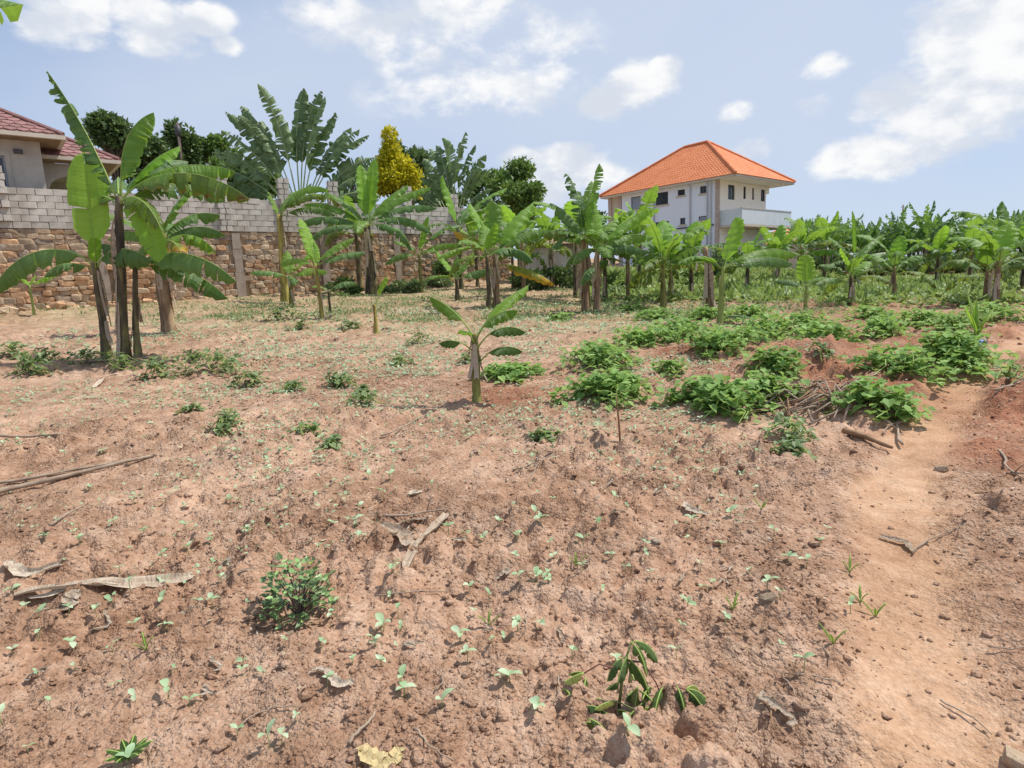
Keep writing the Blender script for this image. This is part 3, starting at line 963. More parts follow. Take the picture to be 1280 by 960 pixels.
# --- middle of the field and in front of the white house
g_mid = [
    ((2.96, 19.16), 1.8, .10, 'stem_dark', 83, 8, 1.3, .40, 'dark-stemmed banana plant at the back of the tight clump'),
    ((2.29, 21.27), 2.2, .12, 'stem_dark', 84, 8, 1.5, .44, 'ragged tall banana plant behind the tight clump, near the tin shed'),
    ((4.12, 16.73), 1.25, .10, 'stem_green', 85, 10, 1.3, .40, 'bushy banana plant with lime top leaf below the shaded house wall'),
    ((4.81, 18.67), 1.1, .07, 'stem_green', 86, 6, 1.2, .36, 'short banana sucker crowded beside the bushy plant below the house'),
    ((11.87, 27.73), 1.35, .12, 'stem_brown', 87, 9, 1.5, .42, 'banana plant with broken hanging leaves before the beige boundary wall'),
    ((9.02, 16.57), .8, .07, 'stem_dark', 88, 4, .9, .3, 'small dark banana sucker among the potato vines with drooping leaves'),
    ((12.31, 20.09), 1.0, .11, 'stem_brown', 89, 6, 1.35, .38, 'short banana plant with stout brown stem at the edge of the bean field'),
    ((12.51, 16.44), .95, .08, 'stem_brown', 90, 4, 1.2, .34, 'low banana plant with flat leaves, one of two stems by the path end'),
    ((12.32, 15.84), 1.15, .10, 'stem_brown', 91, 6, 1.3, .36, 'stout low banana plant, darker of two stems by the path end'),
    ((3.67, 19.28), 1.5, .09, 'stem_brown', 101, 8, 1.3, .40, 'banana plant with spreading leaves between the tight clump and the bushy plant'),
    ((5.73, 19.68), 1.4, .10, 'stem_dark', 102, 8, 1.3, .40, 'dark banana plant standing behind the dead brown stem'),
    ((8.62, 22.67), 1.0, .10, 'stem_dark', 103, 8, 1.2, .38, 'banana plant under the balcony side of the white house'),
    ((14.13, 30.47), 1.7, .12, 'stem_brown', 104, 9, 1.7, .44, 'tall banana plant between the white house and the plantation'),
    ((16.14, 32.15), 1.9, .12, 'stem_dark', 105, 9, 1.7, .44, 'tall banana plant at the near corner of the plantation'),
    ((19.47, 28.60), 1.3, .11, 'stem_dark', 106, 8, 1.5, .42, 'banana plant standing free in the crop before the plantation'),
    ((21.06, 28.69), 1.5, .11, 'stem_brown', 107, 8, 1.6, .42, 'banana plant under the long arching leaf before the plantation'),
    ((17.48, 21.33), 1.4, .11, 'stem_dark', 108, 8, 1.5, .42, 'banana plant at the far end of the crop beside the big arching banana'),
    ((0.24, 25.86), 1.9, .10, 'stem_dark', 109, 8, 1.5, .40, 'banana plant in front of the shed opening with drooping torn leaves'),
    ((-1.34, 28.32), 2.1, .10, 'stem_dark', 110, 8, 1.5, .40, 'banana plant at the very end of the block wall'),
    ((5.15, 24.56), 2.0, .11, 'stem_dark', 92, 8, 1.7, .44, 'banana plant half hidden behind the lime-topped plant under the house'),
    ((1.78, 25.46), 1.9, .10, 'stem_dark', 93, 8, 1.6, .42, 'banana plant in the bushes before the tin shed'),
    ((0.55, 21.71), 1.9, .10, 'stem_brown', 94, 7, 1.6, .42, 'banana plant with torn leaves between the bushes and the yellow-leaved plant'),
]
for (x, y), h, r, st, sd, n, L, W, lab in g_mid:
    banana(lab, (x, y), h, r * .75, auto_leaves(sd, n + 2, L * 1.15, W * 1.05, .5), st, seed=sd, sheaths=3, dry=2 if h > 1.7 else 1, spread=.30, auto=True)
banana('banana plant with bark-brown stem, tallest of the tight clump, leaves ragged at the top', (1.95, 15.95), 1.9, .10, [
    lf(10, 82, 70, 1.75, .40, 'leaf_green', .55, f0=10, f1=-30), lf(120, 86, 25, 1.8, .40, 'leaf_dark', .6, bend=2.2), lf(60, 76, 60, 1.5, .42, 'leaf_green', .4), lf(178, 42, -45, 1.05, .38, 'leaf_old', .4, f0=-10, f1=-50), lf(-12, 28, -35, 1.15, .36, 'leaf_dark', .3, f0=-10, f1=-50),
    lf(195, 20, -60, .9, .34, 'leaf_dark', .4), lf(150, 70, 20, 1.3, .38, 'leaf_dark', .5), lf(-60, 35, -60, 1.0, .36, 'leaf_green', .4)], 'stem_brown', (0, 0), 181, sheaths=5, dry=3)
banana('bright banana plant with a shiny leaf reaching towards the white house', (2.20, 15.68), 1.65, .08, [
    lf(100, 84, 78, 1.1, .36, 'leaf_lime', .1), lf(6, 46, 14, 1.6, .36, 'leaf_lime', .12, f0=-5, f1=-45), lf(-4, 30, -25, 1.35, .36, 'leaf_green', .25, f0=-10, f1=-50), lf(-15, 12, -40, 1.2, .36, 'leaf_dark', .3, f0=-10, f1=-50), lf(200, 5, -82, .8, .32, 'leaf_dark', .2, f0=-15, f1=-40),
    lf(170, 50, -10, 1.0, .34, 'leaf_green', .3), lf(50, 60, 10, 1.2, .36, 'leaf_green', .3), lf(-80, 20, -70, .9, .34, 'leaf_green', .2), lf(215, -10, -85, .7, .3, 'leaf_dark', .3, dz=-.4)], 'stem_brown', (.05, 0), 182, sheaths=4, dry=2)
banana('dead brown banana stem without leaves, leaning beside the lime-leaved plant', (4.44, 13.81), 1.55, .085, [lf(170, -30, -88, .5, .14, 'leaf_dry', .5, rib='rib_dry', bend=.4), lf(10, 20, -40, .5, .2, 'leaf_old', .4)], 'stem_brown', (-.12, 0), 41, sheaths=5, dry=2)
banana('banana plant with one broad glowing lime leaf raised and leaves trailing towards the potato vines', (4.21, 12.48), 1.12, .055, [
    lf(40, 66, 70, 1.0, .46, 'leaf_lime', .03, f0=10, f1=0, roll=-25), lf(-5, 35, -32, 1.4, .36, 'leaf_green', .25, f0=-10, f1=-50), lf(-15, 25, -35, 1.25, .34, 'leaf_dark', .25, f0=-10, f1=-50), lf(175, 45, -45, .95, .3, 'leaf_green', .3), lf(-5, 10, -20, .55, .2, 'leaf_dark', .1, dz=-.95), lf(160, 40, -20, .8, .3, 'leaf_dark', .2)], 'stem_fresh', (.06, 0), 43, sheaths=2)
banana('slender banana sucker with an upright yellow-green leaf over the potato vines', (7.20, 15.19), .6, .04, [
    lf(80, 82, 84, .72, .34, 'leaf_lime', .02, f0=12, f1=8), lf(178, 30, -12, .75, .24, 'leaf_dark', .1, f0=-8, f1=-40), lf(-4, 28, -20, .85, .24, 'leaf_dark', .1, f0=-8, f1=-40), lf(20, 45, -20, .6, .2, 'leaf_green', .1)], 'stem_fresh', seed=45, sheaths=1)
banana('banana plant with black stem and outstretched leaves standing in the bean field', (14.59, 26.55), 1.25, .17, [
    lf(15, 52, 15, 1.7, .4, 'leaf_green', .1, f0=-5, f1=-40), lf(178, 40, -30, 1.9, .42, 'leaf_green', .3, f0=-10, f1=-50), lf(-10, 25, -42, 2.2, .42, 'leaf_dark', .3, f0=-10, f1=-50), lf(190, 10, -40, 1.3, .4, 'leaf_dark', .2), lf(100, 84, 84, 2.0, .2, 'leaf_lime', .02, f0=60, f1=40), lf(160, 60, 30, 1.4, .4, 'leaf_green', .2), lf(40, 40, 0, 1.4, .4, 'leaf_dark', .2)], 'stem_dark', seed=47, sheaths=4)
banana('big banana plant with a long leaf arching high before the plantation', (20.44, 25.85), 1.7, .15, [
    lf(168, 70, -8, 2.6, .5, 'leaf_dark', .3, bend=1.0), lf(20, 60, 30, 2.2, .5, 'leaf_green', .2), lf(-5, 40, -20, 2.0, .45, 'leaf_old', .3), lf(190, 35, -40, 1.9, .45, 'leaf_dark', .3), lf(80, 80, 60, 1.8, .45, 'leaf_green', .2), lf(-60, 30, -50, 1.5, .4, 'leaf_dark', .3), lf(140, 50, 0, 1.9, .45, 'leaf_dark', .3)], 'stem_dark', seed=49, sheaths=4, dry=2)

# a banana standing just outside the frame; one leaf tip reaches over the field
banana('banana plant by the field edge whose leaf tip hangs in over the sky', (-4.3, 3.8), 2.25, .10, [lf(0, 60, -20, 1.9, .36, 'leaf_green', .1), lf(165, 60, -20, 1.8, .42, 'leaf_dark', .3), lf(200, 75, 40, 1.7, .42, 'leaf_lime', .1), lf(230, 50, -30, 1.8, .42, 'leaf_dark', .3)], 'stem_green', seed=51)

# --- the plantation at the far edge of the field: copies of four plants


def copy_tree(o, parent=None):
    c = o.copy()
    col.objects.link(c)
    c.parent = parent
    for ch in o.children:
        copy_tree(ch, c)
    return c


def far_leaves(seed):
    rng = random.Random(seed)
    out = []
    a = rng.random() * 360
    for k in range(12):
        t = k / 11
        out.append(lf(a, 86 - 46 * t + rng.uniform(-6, 6), 70 - 112 * t ** .9 + rng.uniform(-15, 15), 2.3 * rng.uniform(.85, 1.15), .40, 'leaf_green' if k < 1 else 'leaf_dark', .75 * rng.uniform(.6, 1.2), f0=20 - 25 * t, f1=-20 - 40 * t, roll=rng.uniform(-30, 30)))
        a += 137.5 + rng.uniform(-25, 25)
    return out


far_group = 'banana plants of the dense plantation at the far edge of the field'
far_label = 'tall dark green banana plant in the dense plantation at the far field edge'
rf = random.Random(8)
spots = []
for row, (y0, n) in enumerate(((44, 20), (47.5, 22), (51.5, 22), (56, 22), (62, 22), (70, 20))):
    for k in range(n):
        u = .46 + (.95 - .46) * (k + rf.uniform(.15, .85)) / n
        yy = y0 + rf.uniform(-1.8, 1.8) + (2.5 if u < .5 else 0)
        spots.append((u * yy, yy))
protos = []
for k, (x, y) in enumerate(spots):
    if k < 5:
        o = banana(far_label, (x, y), (2.0, 2.3, 1.8, 2.4, 2.1)[k], .15, far_leaves(200 + k), ('stem_dark', 'stem_brown')[k % 2], seed=200 + k, group=far_group, sheaths=2, dry=2, spread=.12, auto=True)
        protos.append(o)
    else:
        o = copy_tree(protos[k % 5])
        o.location = (x, y, zg(x, y))
    o.rotation_euler.z = rf.uniform(0, 6.28)
    o.scale = (rf.uniform(.76, 1.06),) * 3

# ------------------------------------------------------------------ retaining wall with block wall on top
M['block'] = simple('concrete_block', (.36, .335, .295), (.58, .545, .49), 2.5, 0.95, 0.5, 0.012, vary=.14)
M['cement'] = simple('grey_cement', (.34, .32, .285), (.50, .47, .42), 2.5, 0.95, 0.4, 0.01)
M['column'] = simple('stained_concrete', (.27, .21, .165), (.42, .36, .30), 2.5, 0.95, 0.5, 0.02)
M['mortar'] = simple('earth_mortar', (.33, .225, .14), (.52, .39, .26), 3, 0.97, 0.6, 0.03)
M['stone_orange'] = simple('orange_stone', (.42, .22, .11), (.68, .46, .28), 3, 0.93, 0.6, 0.03, vary=.25)
M['stone_tan'] = simple('tan_stone', (.38, .27, .175), (.60, .47, .33), 3, 0.93, 0.6, 0.03, vary=.25)
M['stone_grey'] = simple('grey_brown_stone', (.26, .20, .155), (.46, .38, .30), 3, 0.93, 0.6, 0.03, vary=.25)
WALL_AZ = rad(90 - 52)
WX, WY = -16.1, 20.0
wall = thing('boundary_wall', 'long boundary wall of grey concrete blocks on an orange rubble stone base', 'wall', (WX, WY, 0), WALL_AZ)
ZB, ZT = 4.04, 5.30
T0, T1 = -2.6, 20.5


def wall_ground(t):
    return zg(WX + math.cos(WALL_AZ) * t, WY + math.sin(WALL_AZ) * t)


mb = MB()
mb.box(T0, T1, .06, .45, 0.3, ZB - .02)
mb.build('core', M['mortar'], wall)
mb = MB()
mb.box(T0, T1, .075, .20, ZB - .019, ZT - .03)
mb.build('mortar_core', M['cement'], wall)


def rough_box(sx, sy, sz, j, seed, mat, name, cut=.18):
    """block with chipped, slightly uneven edges"""
    rng = random.Random(seed)
    b = bmesh.new()
    bmesh.ops.create_cube(b, size=1.0)
    bmesh.ops.bevel(b, geom=list(b.edges), offset=cut * .5, segments=1, affect='EDGES')
    for v in b.verts:
        v.co.x = v.co.x * sx + rng.uniform(-j, j)
        v.co.y = v.co.y * sy + rng.uniform(-j, j)
        v.co.z = v.co.z * sz + rng.uniform(-j, j)
    me = bpy.data.meshes.new(name)
    b.to_mesh(me)
    b.free()
    me.materials.append(mat)
    return me


def stain(mat, amount=.45, scale=.9):
    """rain streaks and dirt over a wall, running across its pieces"""
    nt = mat.node_tree
    p = nt.nodes['Principled BSDF']
    src = p.inputs['Base Color'].links[0].from_socket
    geo = nt.nodes.new('ShaderNodeNewGeometry')
    mp = nt.nodes.new('ShaderNodeMapping')
    mp.inputs['Scale'].default_value = (1.6, 1.6, .35)
    nt.links.new(geo.outputs['Position'], mp.inputs['Vector'])
    n = nt.nodes.new('ShaderNodeTexNoise')
    n.inputs['Scale'].default_value = scale
    n.inputs['Detail'].default_value = 6
    n.inputs['Roughness'].default_value = .65
    nt.links.new(mp.outputs[0], n.inputs['Vector'])
    r = nt.nodes.new('ShaderNodeMapRange')
    r.inputs[1].default_value, r.inputs[2].default_value = .42, .68
    r.inputs[3].default_value, r.inputs[4].default_value = 0, amount
    nt.links.new(n.outputs['Fac'], r.inputs[0])
    mx = nt.nodes.new('ShaderNodeMixRGB')
    nt.links.new(r.outputs[0], mx.inputs[0])
    nt.links.new(src, mx.inputs[1])
    mx.inputs[2].default_value = (.16, .115, .08, 1)
    nt.links.new(mx.outputs[0], p.inputs['Base Color'])


for q in ('block', 'cement', 'mortar', 'stone_orange', 'stone_tan', 'stone_grey', 'column'):
    stain(M[q], .42 if q in ('block', 'cement') else .55)
courses = 6
ch = (ZT - ZB) / courses
bl = .468
blocks = [rough_box(bl - .012, .2, ch - .010, .004, k, M['block'], 'block', .06) for k in range(6)]
half_b = rough_box(bl * .5 - .018, .2, ch - .016, .005, 9, M['block'], 'block', .06)
rw = random.Random(4)
nb = 0
for c in range(courses):
    t = T0 + (0.5 * bl if c % 2 else 0)
    while t < T1 - .2:
        if not (c == courses - 1 and (rw.random() < .03)):
            link('block', blocks[rw.randrange(6)], wall, (t + bl / 2, .075 + rw.uniform(-.006, .006), ZB + ch * (c + .5)), (0, rw.uniform(-.008, .008), 0))
            nb += 1
        t += bl
# piers of hollow blocks
pier_mesh = [rough_box(.19, .20, ch - .015, .006, 30 + k, M['block'], 'pier_block', .06) for k in range(3)]
for t, top in ((.45, 3), (7.05, 4.2), (9.35, 4.2), (11.4, 4.0), (14.9, 4), (17.4, 3)):
    nn = int(courses + top)
    for k in range(nn if top != 3 else nn):
        for s in (-1, 1):
            if k < courses and k % 2 == 0 and top == 3:
                continue
            link('pier_block', pier_mesh[(k + s) % 3], wall, (t + s * .11 + (.02 if k % 2 else -.02), -.045 if k < courses else .02, ZB + ch * (k + .5)), (0, 0, rw.uniform(-.05, .05)))
for t in (2.9, 7.35, 10.8, 14.2):
    mb = MB()
    zb = wall_ground(t) - .2
    n = 9
    for k in range(n):
        z0, z1 = zb + (ZB - .06 - zb) * k / n, zb + (ZB - .06 - zb) * (k + 1) / n
        w = .15 + rw.uniform(-.015, .03)
        mb.box(t - w, t + w, -.055 - rw.uniform(0, .01), .1, z0, z1)
    mb.build('concrete_column', M['column'], wall)


# rubble stones: the nearest 300 are single pieces, the rest one mesh
def stone_geo(seed):
    rng = random.Random(seed)
    b = bmesh.new()
    bmesh.ops.create_cube(b, size=1.0)
    bmesh.ops.bevel(b, geom=list(b.edges), offset=.16, segments=1, affect='EDGES')
    for v in b.verts:
        v.co += Vector((rng.uniform(-.10, .10), rng.uniform(-.08, .08), rng.uniform(-.10, .10)))
    V = np.array([v.co[:] for v in b.verts])
    F = [[v.index for v in f.verts] for f in b.faces]
    b.free()
    return V, F


stone_pool = [stone_geo(50 + k) for k in range(9)]
stone_me = {}
for k, (V, F) in enumerate(stone_pool):
    for mn in ('stone_orange', 'stone_tan', 'stone_grey'):
        me = bpy.data.meshes.new('stone')
        me.from_pydata([tuple(v) for v in V], [], F)
        me.materials.append(M[mn])
        stone_me[(k, mn)] = me
stones = []
t_col = (2.9, 7.35, 10.8, 14.2)
z = 0.75
while z < ZB - .1:
    hh = rw.uniform(.13, .23)
    t = T0 + rw.uniform(0, .2)
    while t < T1:
        wl = rw.uniform(.18, .42) * (1.15 if t < 4 else .9)
        if z + hh > wall_ground(t) - .1 and all(abs(t + wl / 2 - q) > .24 for q in t_col):
            zz = z + hh / 2 + rw.uniform(-.02, .02)
            low = (zz < 3.0)
            p = rw.random()
            if t < 5 and low:
                mn = 'stone_orange' if p < .7 else 'stone_tan'
            elif zz > 3.55:
                mn = 'stone_tan' if p < .55 else ('stone_grey' if p < .9 else 'stone_orange')
            elif low:
                mn = 'stone_orange' if p < .42 else ('stone_tan' if p < .85 else 'stone_grey')
            else:
                mn = 'stone_tan' if p < .5 else ('stone_grey' if p < .75 else 'stone_orange')
            deep = rw.uniform(.02, .09) * (1.5 if t < 4.5 and low else .75) - (.045 if zz > 3.45 else .022 if not low else .008)
            stones.append((t + wl / 2, zz, wl * 1.04, hh * 1.06, deep, mn, rw.randrange(9)))
        t += wl
    z += hh * .96
vis = sorted(range(len(stones)), key=lambda i: -(stones[i][2] * stones[i][3]) / (20 + .62 * max(0, stones[i][0])) ** 2)
single = set(vis[:300])
rest = {m: ([], []) for m in ('stone_orange', 'stone_tan', 'stone_grey')}
for i, (t, zz, w, h, deep, mn, k) in enumerate(stones):
    rot = rw.uniform(-.12, .12)
    if i in single:
        link('stone', stone_me[(k, mn)], wall, (t, .10 - deep, zz), (0, rot, 0), (w, .22, h))
    else:
        V, F = stone_pool[k]
        vs, fs = rest[mn]
        b0 = len(vs)
        vs.extend((t + v[0] * w, .10 - deep + v[1] * .22, zz + v[2] * h) for v in V)
        fs.extend(tuple(b0 + q for q in f) for f in F)
for mn, (vs, fs) in rest.items():
    if vs:
        me = bpy.data.meshes.new('rubble')
        me.from_pydata(vs, [], fs)
        me.materials.append(M[mn])
        o = link('rubble', me, wall)
        o['kind'] = 'stuff'
# fallen stones at the foot of the bank
M['fallen'] = M['stone_orange']
for k in range(46):
    t = rw.uniform(T0, 11) if k > 26 else rw.uniform(T0, 4.5)
    d = -abs(rw.gauss(.45, .4)) - .12
    x = WX + math.cos(WALL_AZ) * t - math.sin(WALL_AZ) * d
    y = WY + math.sin(WALL_AZ) * t + math.cos(WALL_AZ) * d
    s = rw.uniform(.1, .34) if k < 27 else rw.uniform(.08, .18)
    o = link('fallen_stone', stone_me[(rw.randrange(9), rw.choice(('stone_orange', 'stone_tan', 'stone_orange')))], None, (x, y, zg(x, y) + s * .18), (rw.uniform(-.4, .4), rw.uniform(-.4, .4), rw.uniform(0, 6)), (s * 1.3, s, s * .7))
    tag(o, 'rough orange stone fallen from the bank, lying at the foot of the wall', 'stone', 'stones fallen along the foot of the wall')

# raised ground behind the wall
M['grass_soil'] = simple('terrace_soil', (.16, .12, .07), (.24, .22, .10), 1.2, 0.95, 0.4, 0.03)
mb = MB()
ca, sa = math.cos(WALL_AZ), math.sin(WALL_AZ)


def wl_(t, d):
    return (WX + ca * t - sa * d, WY + sa * t + ca * d)


P = [wl_(-30, .40), wl_(20.3, .40), wl_(23, 12), wl_(20, 60), wl_(-60, 60)]
mb.quad([(x, y, ZB - .1) for x, y in P])
i0 = [(x, y, ZB - .1) for x, y in P]
for k in range(5):
    a, b = i0[k], i0[(k + 1) % 5]
    mb.quad([a, b, (b[0], b[1], -1), (a[0], a[1], -1)])
o = mb.build('terrace', M['grass_soil'])
o['kind'] = 'structure'

# ------------------------------------------------------------------ houses
M['render_grey'] = simple('raw_cement_render', (.36, .335, .30), (.50, .47, .42), 1.6, 0.95, 0.25, 0.01)
M['gutter'] = simple('cream_gutter', (.52, .46, .38), (.60, .54, .46), 2, 0.5, 0)
M['soffit'] = simple('brown_fascia', (.22, .15, .10), (.30, .21, .15), 3, 0.8, 0.1)
M['maroon'] = simple('maroon_roof_tile', (.20, .10, .09), (.32, .175, .16), 5, 0.7, 0.35, 0.01, vary=.2)
M['dark_void'] = simple('dark_interior', (.03, .025, .022), (.055, .045, .04), 2, 0.95, 0)
M['frame_blue'] = simple('window_frame', (.30, .34, .40), (.38, .42, .47), 2, 0.5, 0)
M['frame_dark'] = simple('dark_window_frame', (.05, .05, .055), (.09, .09, .095), 2, 0.5, 0)
g = Mat('window_glass', 0.08, 0.5)
g.base((.05, .06, .07))
M['glass'] = g.m
M['sill'] = simple('sill_cream', (.52, .45, .36), (.60, .53, .44), 3, 0.8, 0.1)
M['white_skylit_wall'] = simple('white_skylit_render', (.74, .78, .87), (.80, .83, .91), .8, 0.9, 0.15, 0.008)  # white walls of the shaded side, with the blue of skylight mixed into the colour
M['cream_bounce_wall'] = simple('cream_bounce_render', (.84, .81, .73), (.90, .87, .79), .8, 0.9, 0.15, 0.008)  # cream and extra brightness put warm bounced light into the house front's colour
M['parapet'] = simple('pale_blue_parapet', (.58, .63, .66), (.68, .72, .74), 2.5, 0.85, 0.1)
M['pipe'] = simple('downpipe', (.50, .52, .58), (.58, .60, .65), 2, 0.6, 0)
M['quoin'] = simple('brown_quoin', (.42, .33, .28), (.54, .44, .38), 6, 0.9, 0.3, 0.01)
M['orange_roof'] = None
m = Mat('orange_clay_tile', 0.75, 0.25)
v = m.coord('Object', (1, 1, 1))
n = m.noise(v, 2.0, 5, 0.6)
n2 = m.noise(v, 14, 3, 0.6)
f = m.math('ADD', m.math('MULTIPLY', n, .5), m.math('MULTIPLY', n2, .5))
m.base(m.ramp(f, [(.36, (.56, .165, .065)), (.5, (.66, .22, .09)), (.64, (.72, .28, .125))]))
m.bump(n2, .3, .01)
M['orange_roof'] = m.m


def wall_with_holes(mbx, u0, u1, z0, z1, holes, fn, mi=0):
    """flat wall cut around rectangular openings; fn maps (u, z, depth) to a point. Reveals included"""
    us = sorted({u0, u1, *[q for h in holes for q in (h[0], h[1])]})
    zs = sorted({z0, z1, *[q for h in holes for q in (h[2], h[3])]})
    for a, b in zip(us[:-1], us[1:]):
        for c, d in zip(zs[:-1], zs[1:]):
            um, zm = (a + b) / 2, (c + d) / 2
            if any(h[0] < um < h[1] and h[2] < zm < h[3] for h in holes):
                continue
            mbx.quad([fn(a, c, 0), fn(b, c, 0), fn(b, d, 0), fn(a, d, 0)], None, mi)
    for h in holes:
        dp = h[4] if len(h) > 4 else .14
        a, b, c, d = h[:4]
        for p, q in (((a, c), (b, c)), ((b, c), (b, d)), ((b, d), (a, d)), ((a, d), (a, c))):
            mbx.quad([fn(*p, 0), fn(*q, 0), fn(*q, dp), fn(*p, dp)], None, mi)


def fbox(mbx, fn, u0, u1, z0, z1, d0, d1):
    c = [fn(u, z, d) for d in (d0, d1) for z in (z0, z1) for u in (u0, u1)]
    for f in ((0, 1, 3, 2), (4, 6, 7, 5), (0, 4, 5, 1), (2, 3, 7, 6), (0, 2, 6, 4), (1, 5, 7, 3)):
        mbx.quad([c[k] for k in f])


def window(parent, fn, u0, u1, z0, z1, bars=1, frame='frame_dark', louvre=False, sill=True, dp=.12):
    t = .05
    mbx = MB()
    fbox(mbx, fn, u0, u0 + t, z0, z1, dp - .05, dp)
    fbox(mbx, fn, u1 - t, u1, z0, z1, dp - .05, dp)
    fbox(mbx, fn, u0 + t, u1 - t, z0, z0 + t, dp - .05, dp)
    fbox(mbx, fn, u0 + t, u1 - t, z1 - t, z1, dp - .05, dp)
    w = mbx.build('window', M[frame], parent)
    mbx = MB()
    mbx.quad([fn(u0, z0, dp - .012), fn(u1, z0, dp - .012), fn(u1, z1, dp - .012), fn(u0, z1, dp - .012)])
    mbx.build('pane', M['glass'], w)
    for k in range(bars):
        uu = u0 + (u1 - u0) * (k + 1) / (bars + 1)
        mbx = MB()
        fbox(mbx, fn, uu - .022, uu + .022, z0 + t, z1 - t, dp - .045, dp - .015)
        mbx.build('mullion', M[frame], w)
    if louvre:
        nl = 7
        for k in range(nl):
            zz = z0 + t + (z1 - z0 - 2 * t) * (k + .5) / nl
            mbx = MB()
            mbx.quad([fn(u0 + t, zz - .06, dp - .05), fn(u1 - t, zz - .06, dp - .05), fn(u1 - t, zz + .06, dp - .02), fn(u0 + t, zz + .06, dp - .02)])
            mbx.build('slat', M['frame_blue'], w)
    if sill:
        mbx = MB()
        fbox(mbx, fn, u0 - .1, u1 + .1, z0 - .12, z0 - .004, -.07, dp)
        mbx.build('sill', M['sill'], w)
    return w


def tile_courses(mbx, corners, pitch, step=.013):
    """a roof plane (eave-left, eave-right, ridge-right, ridge-left) laid as overlapping courses, each tile a shallow barrel"""
    el, er, rr, rl = [Vector(c) for c in corners]
    n = max(2, int(((rl + rr) / 2 - (el + er) / 2).length / pitch))
    nrm = (er - el).cross(rl - el).normalized()
    if nrm.z < 0:
        nrm = -nrm
    for k in range(n):
        a0, a1 = el.lerp(rl, k / n), er.lerp(rr, k / n)
        b0, b1 = el.lerp(rl, (k + 1.15) / n if k < n - 1 else 1), er.lerp(rr, (k + 1.15) / n if k < n - 1 else 1)
        w = (a1 - a0).length
        cnt = max(1, int(w / .24))
        for j in range(cnt):
            s0, s1, sm = j / cnt, (j + .94) / cnt, (j + .47) / cnt
            lift = nrm * step
            p = [a0.lerp(a1, s0) + lift * .5, a0.lerp(a1, sm) + lift * 1.6, a0.lerp(a1, s1) + lift * .5]
            q = [b0.lerp(b1, s0) - lift * .3, b0.lerp(b1, sm) + lift * .6, b0.lerp(b1, s1) - lift * .3]
            mbx.quad([p[0], p[1], q[1], q[0]])
            mbx.quad([p[1], p[2], q[2], q[1]])
            mbx.quad([p[0] - lift * 1.0, p[0], p[1], p[2], p[2] - lift * 1.0])


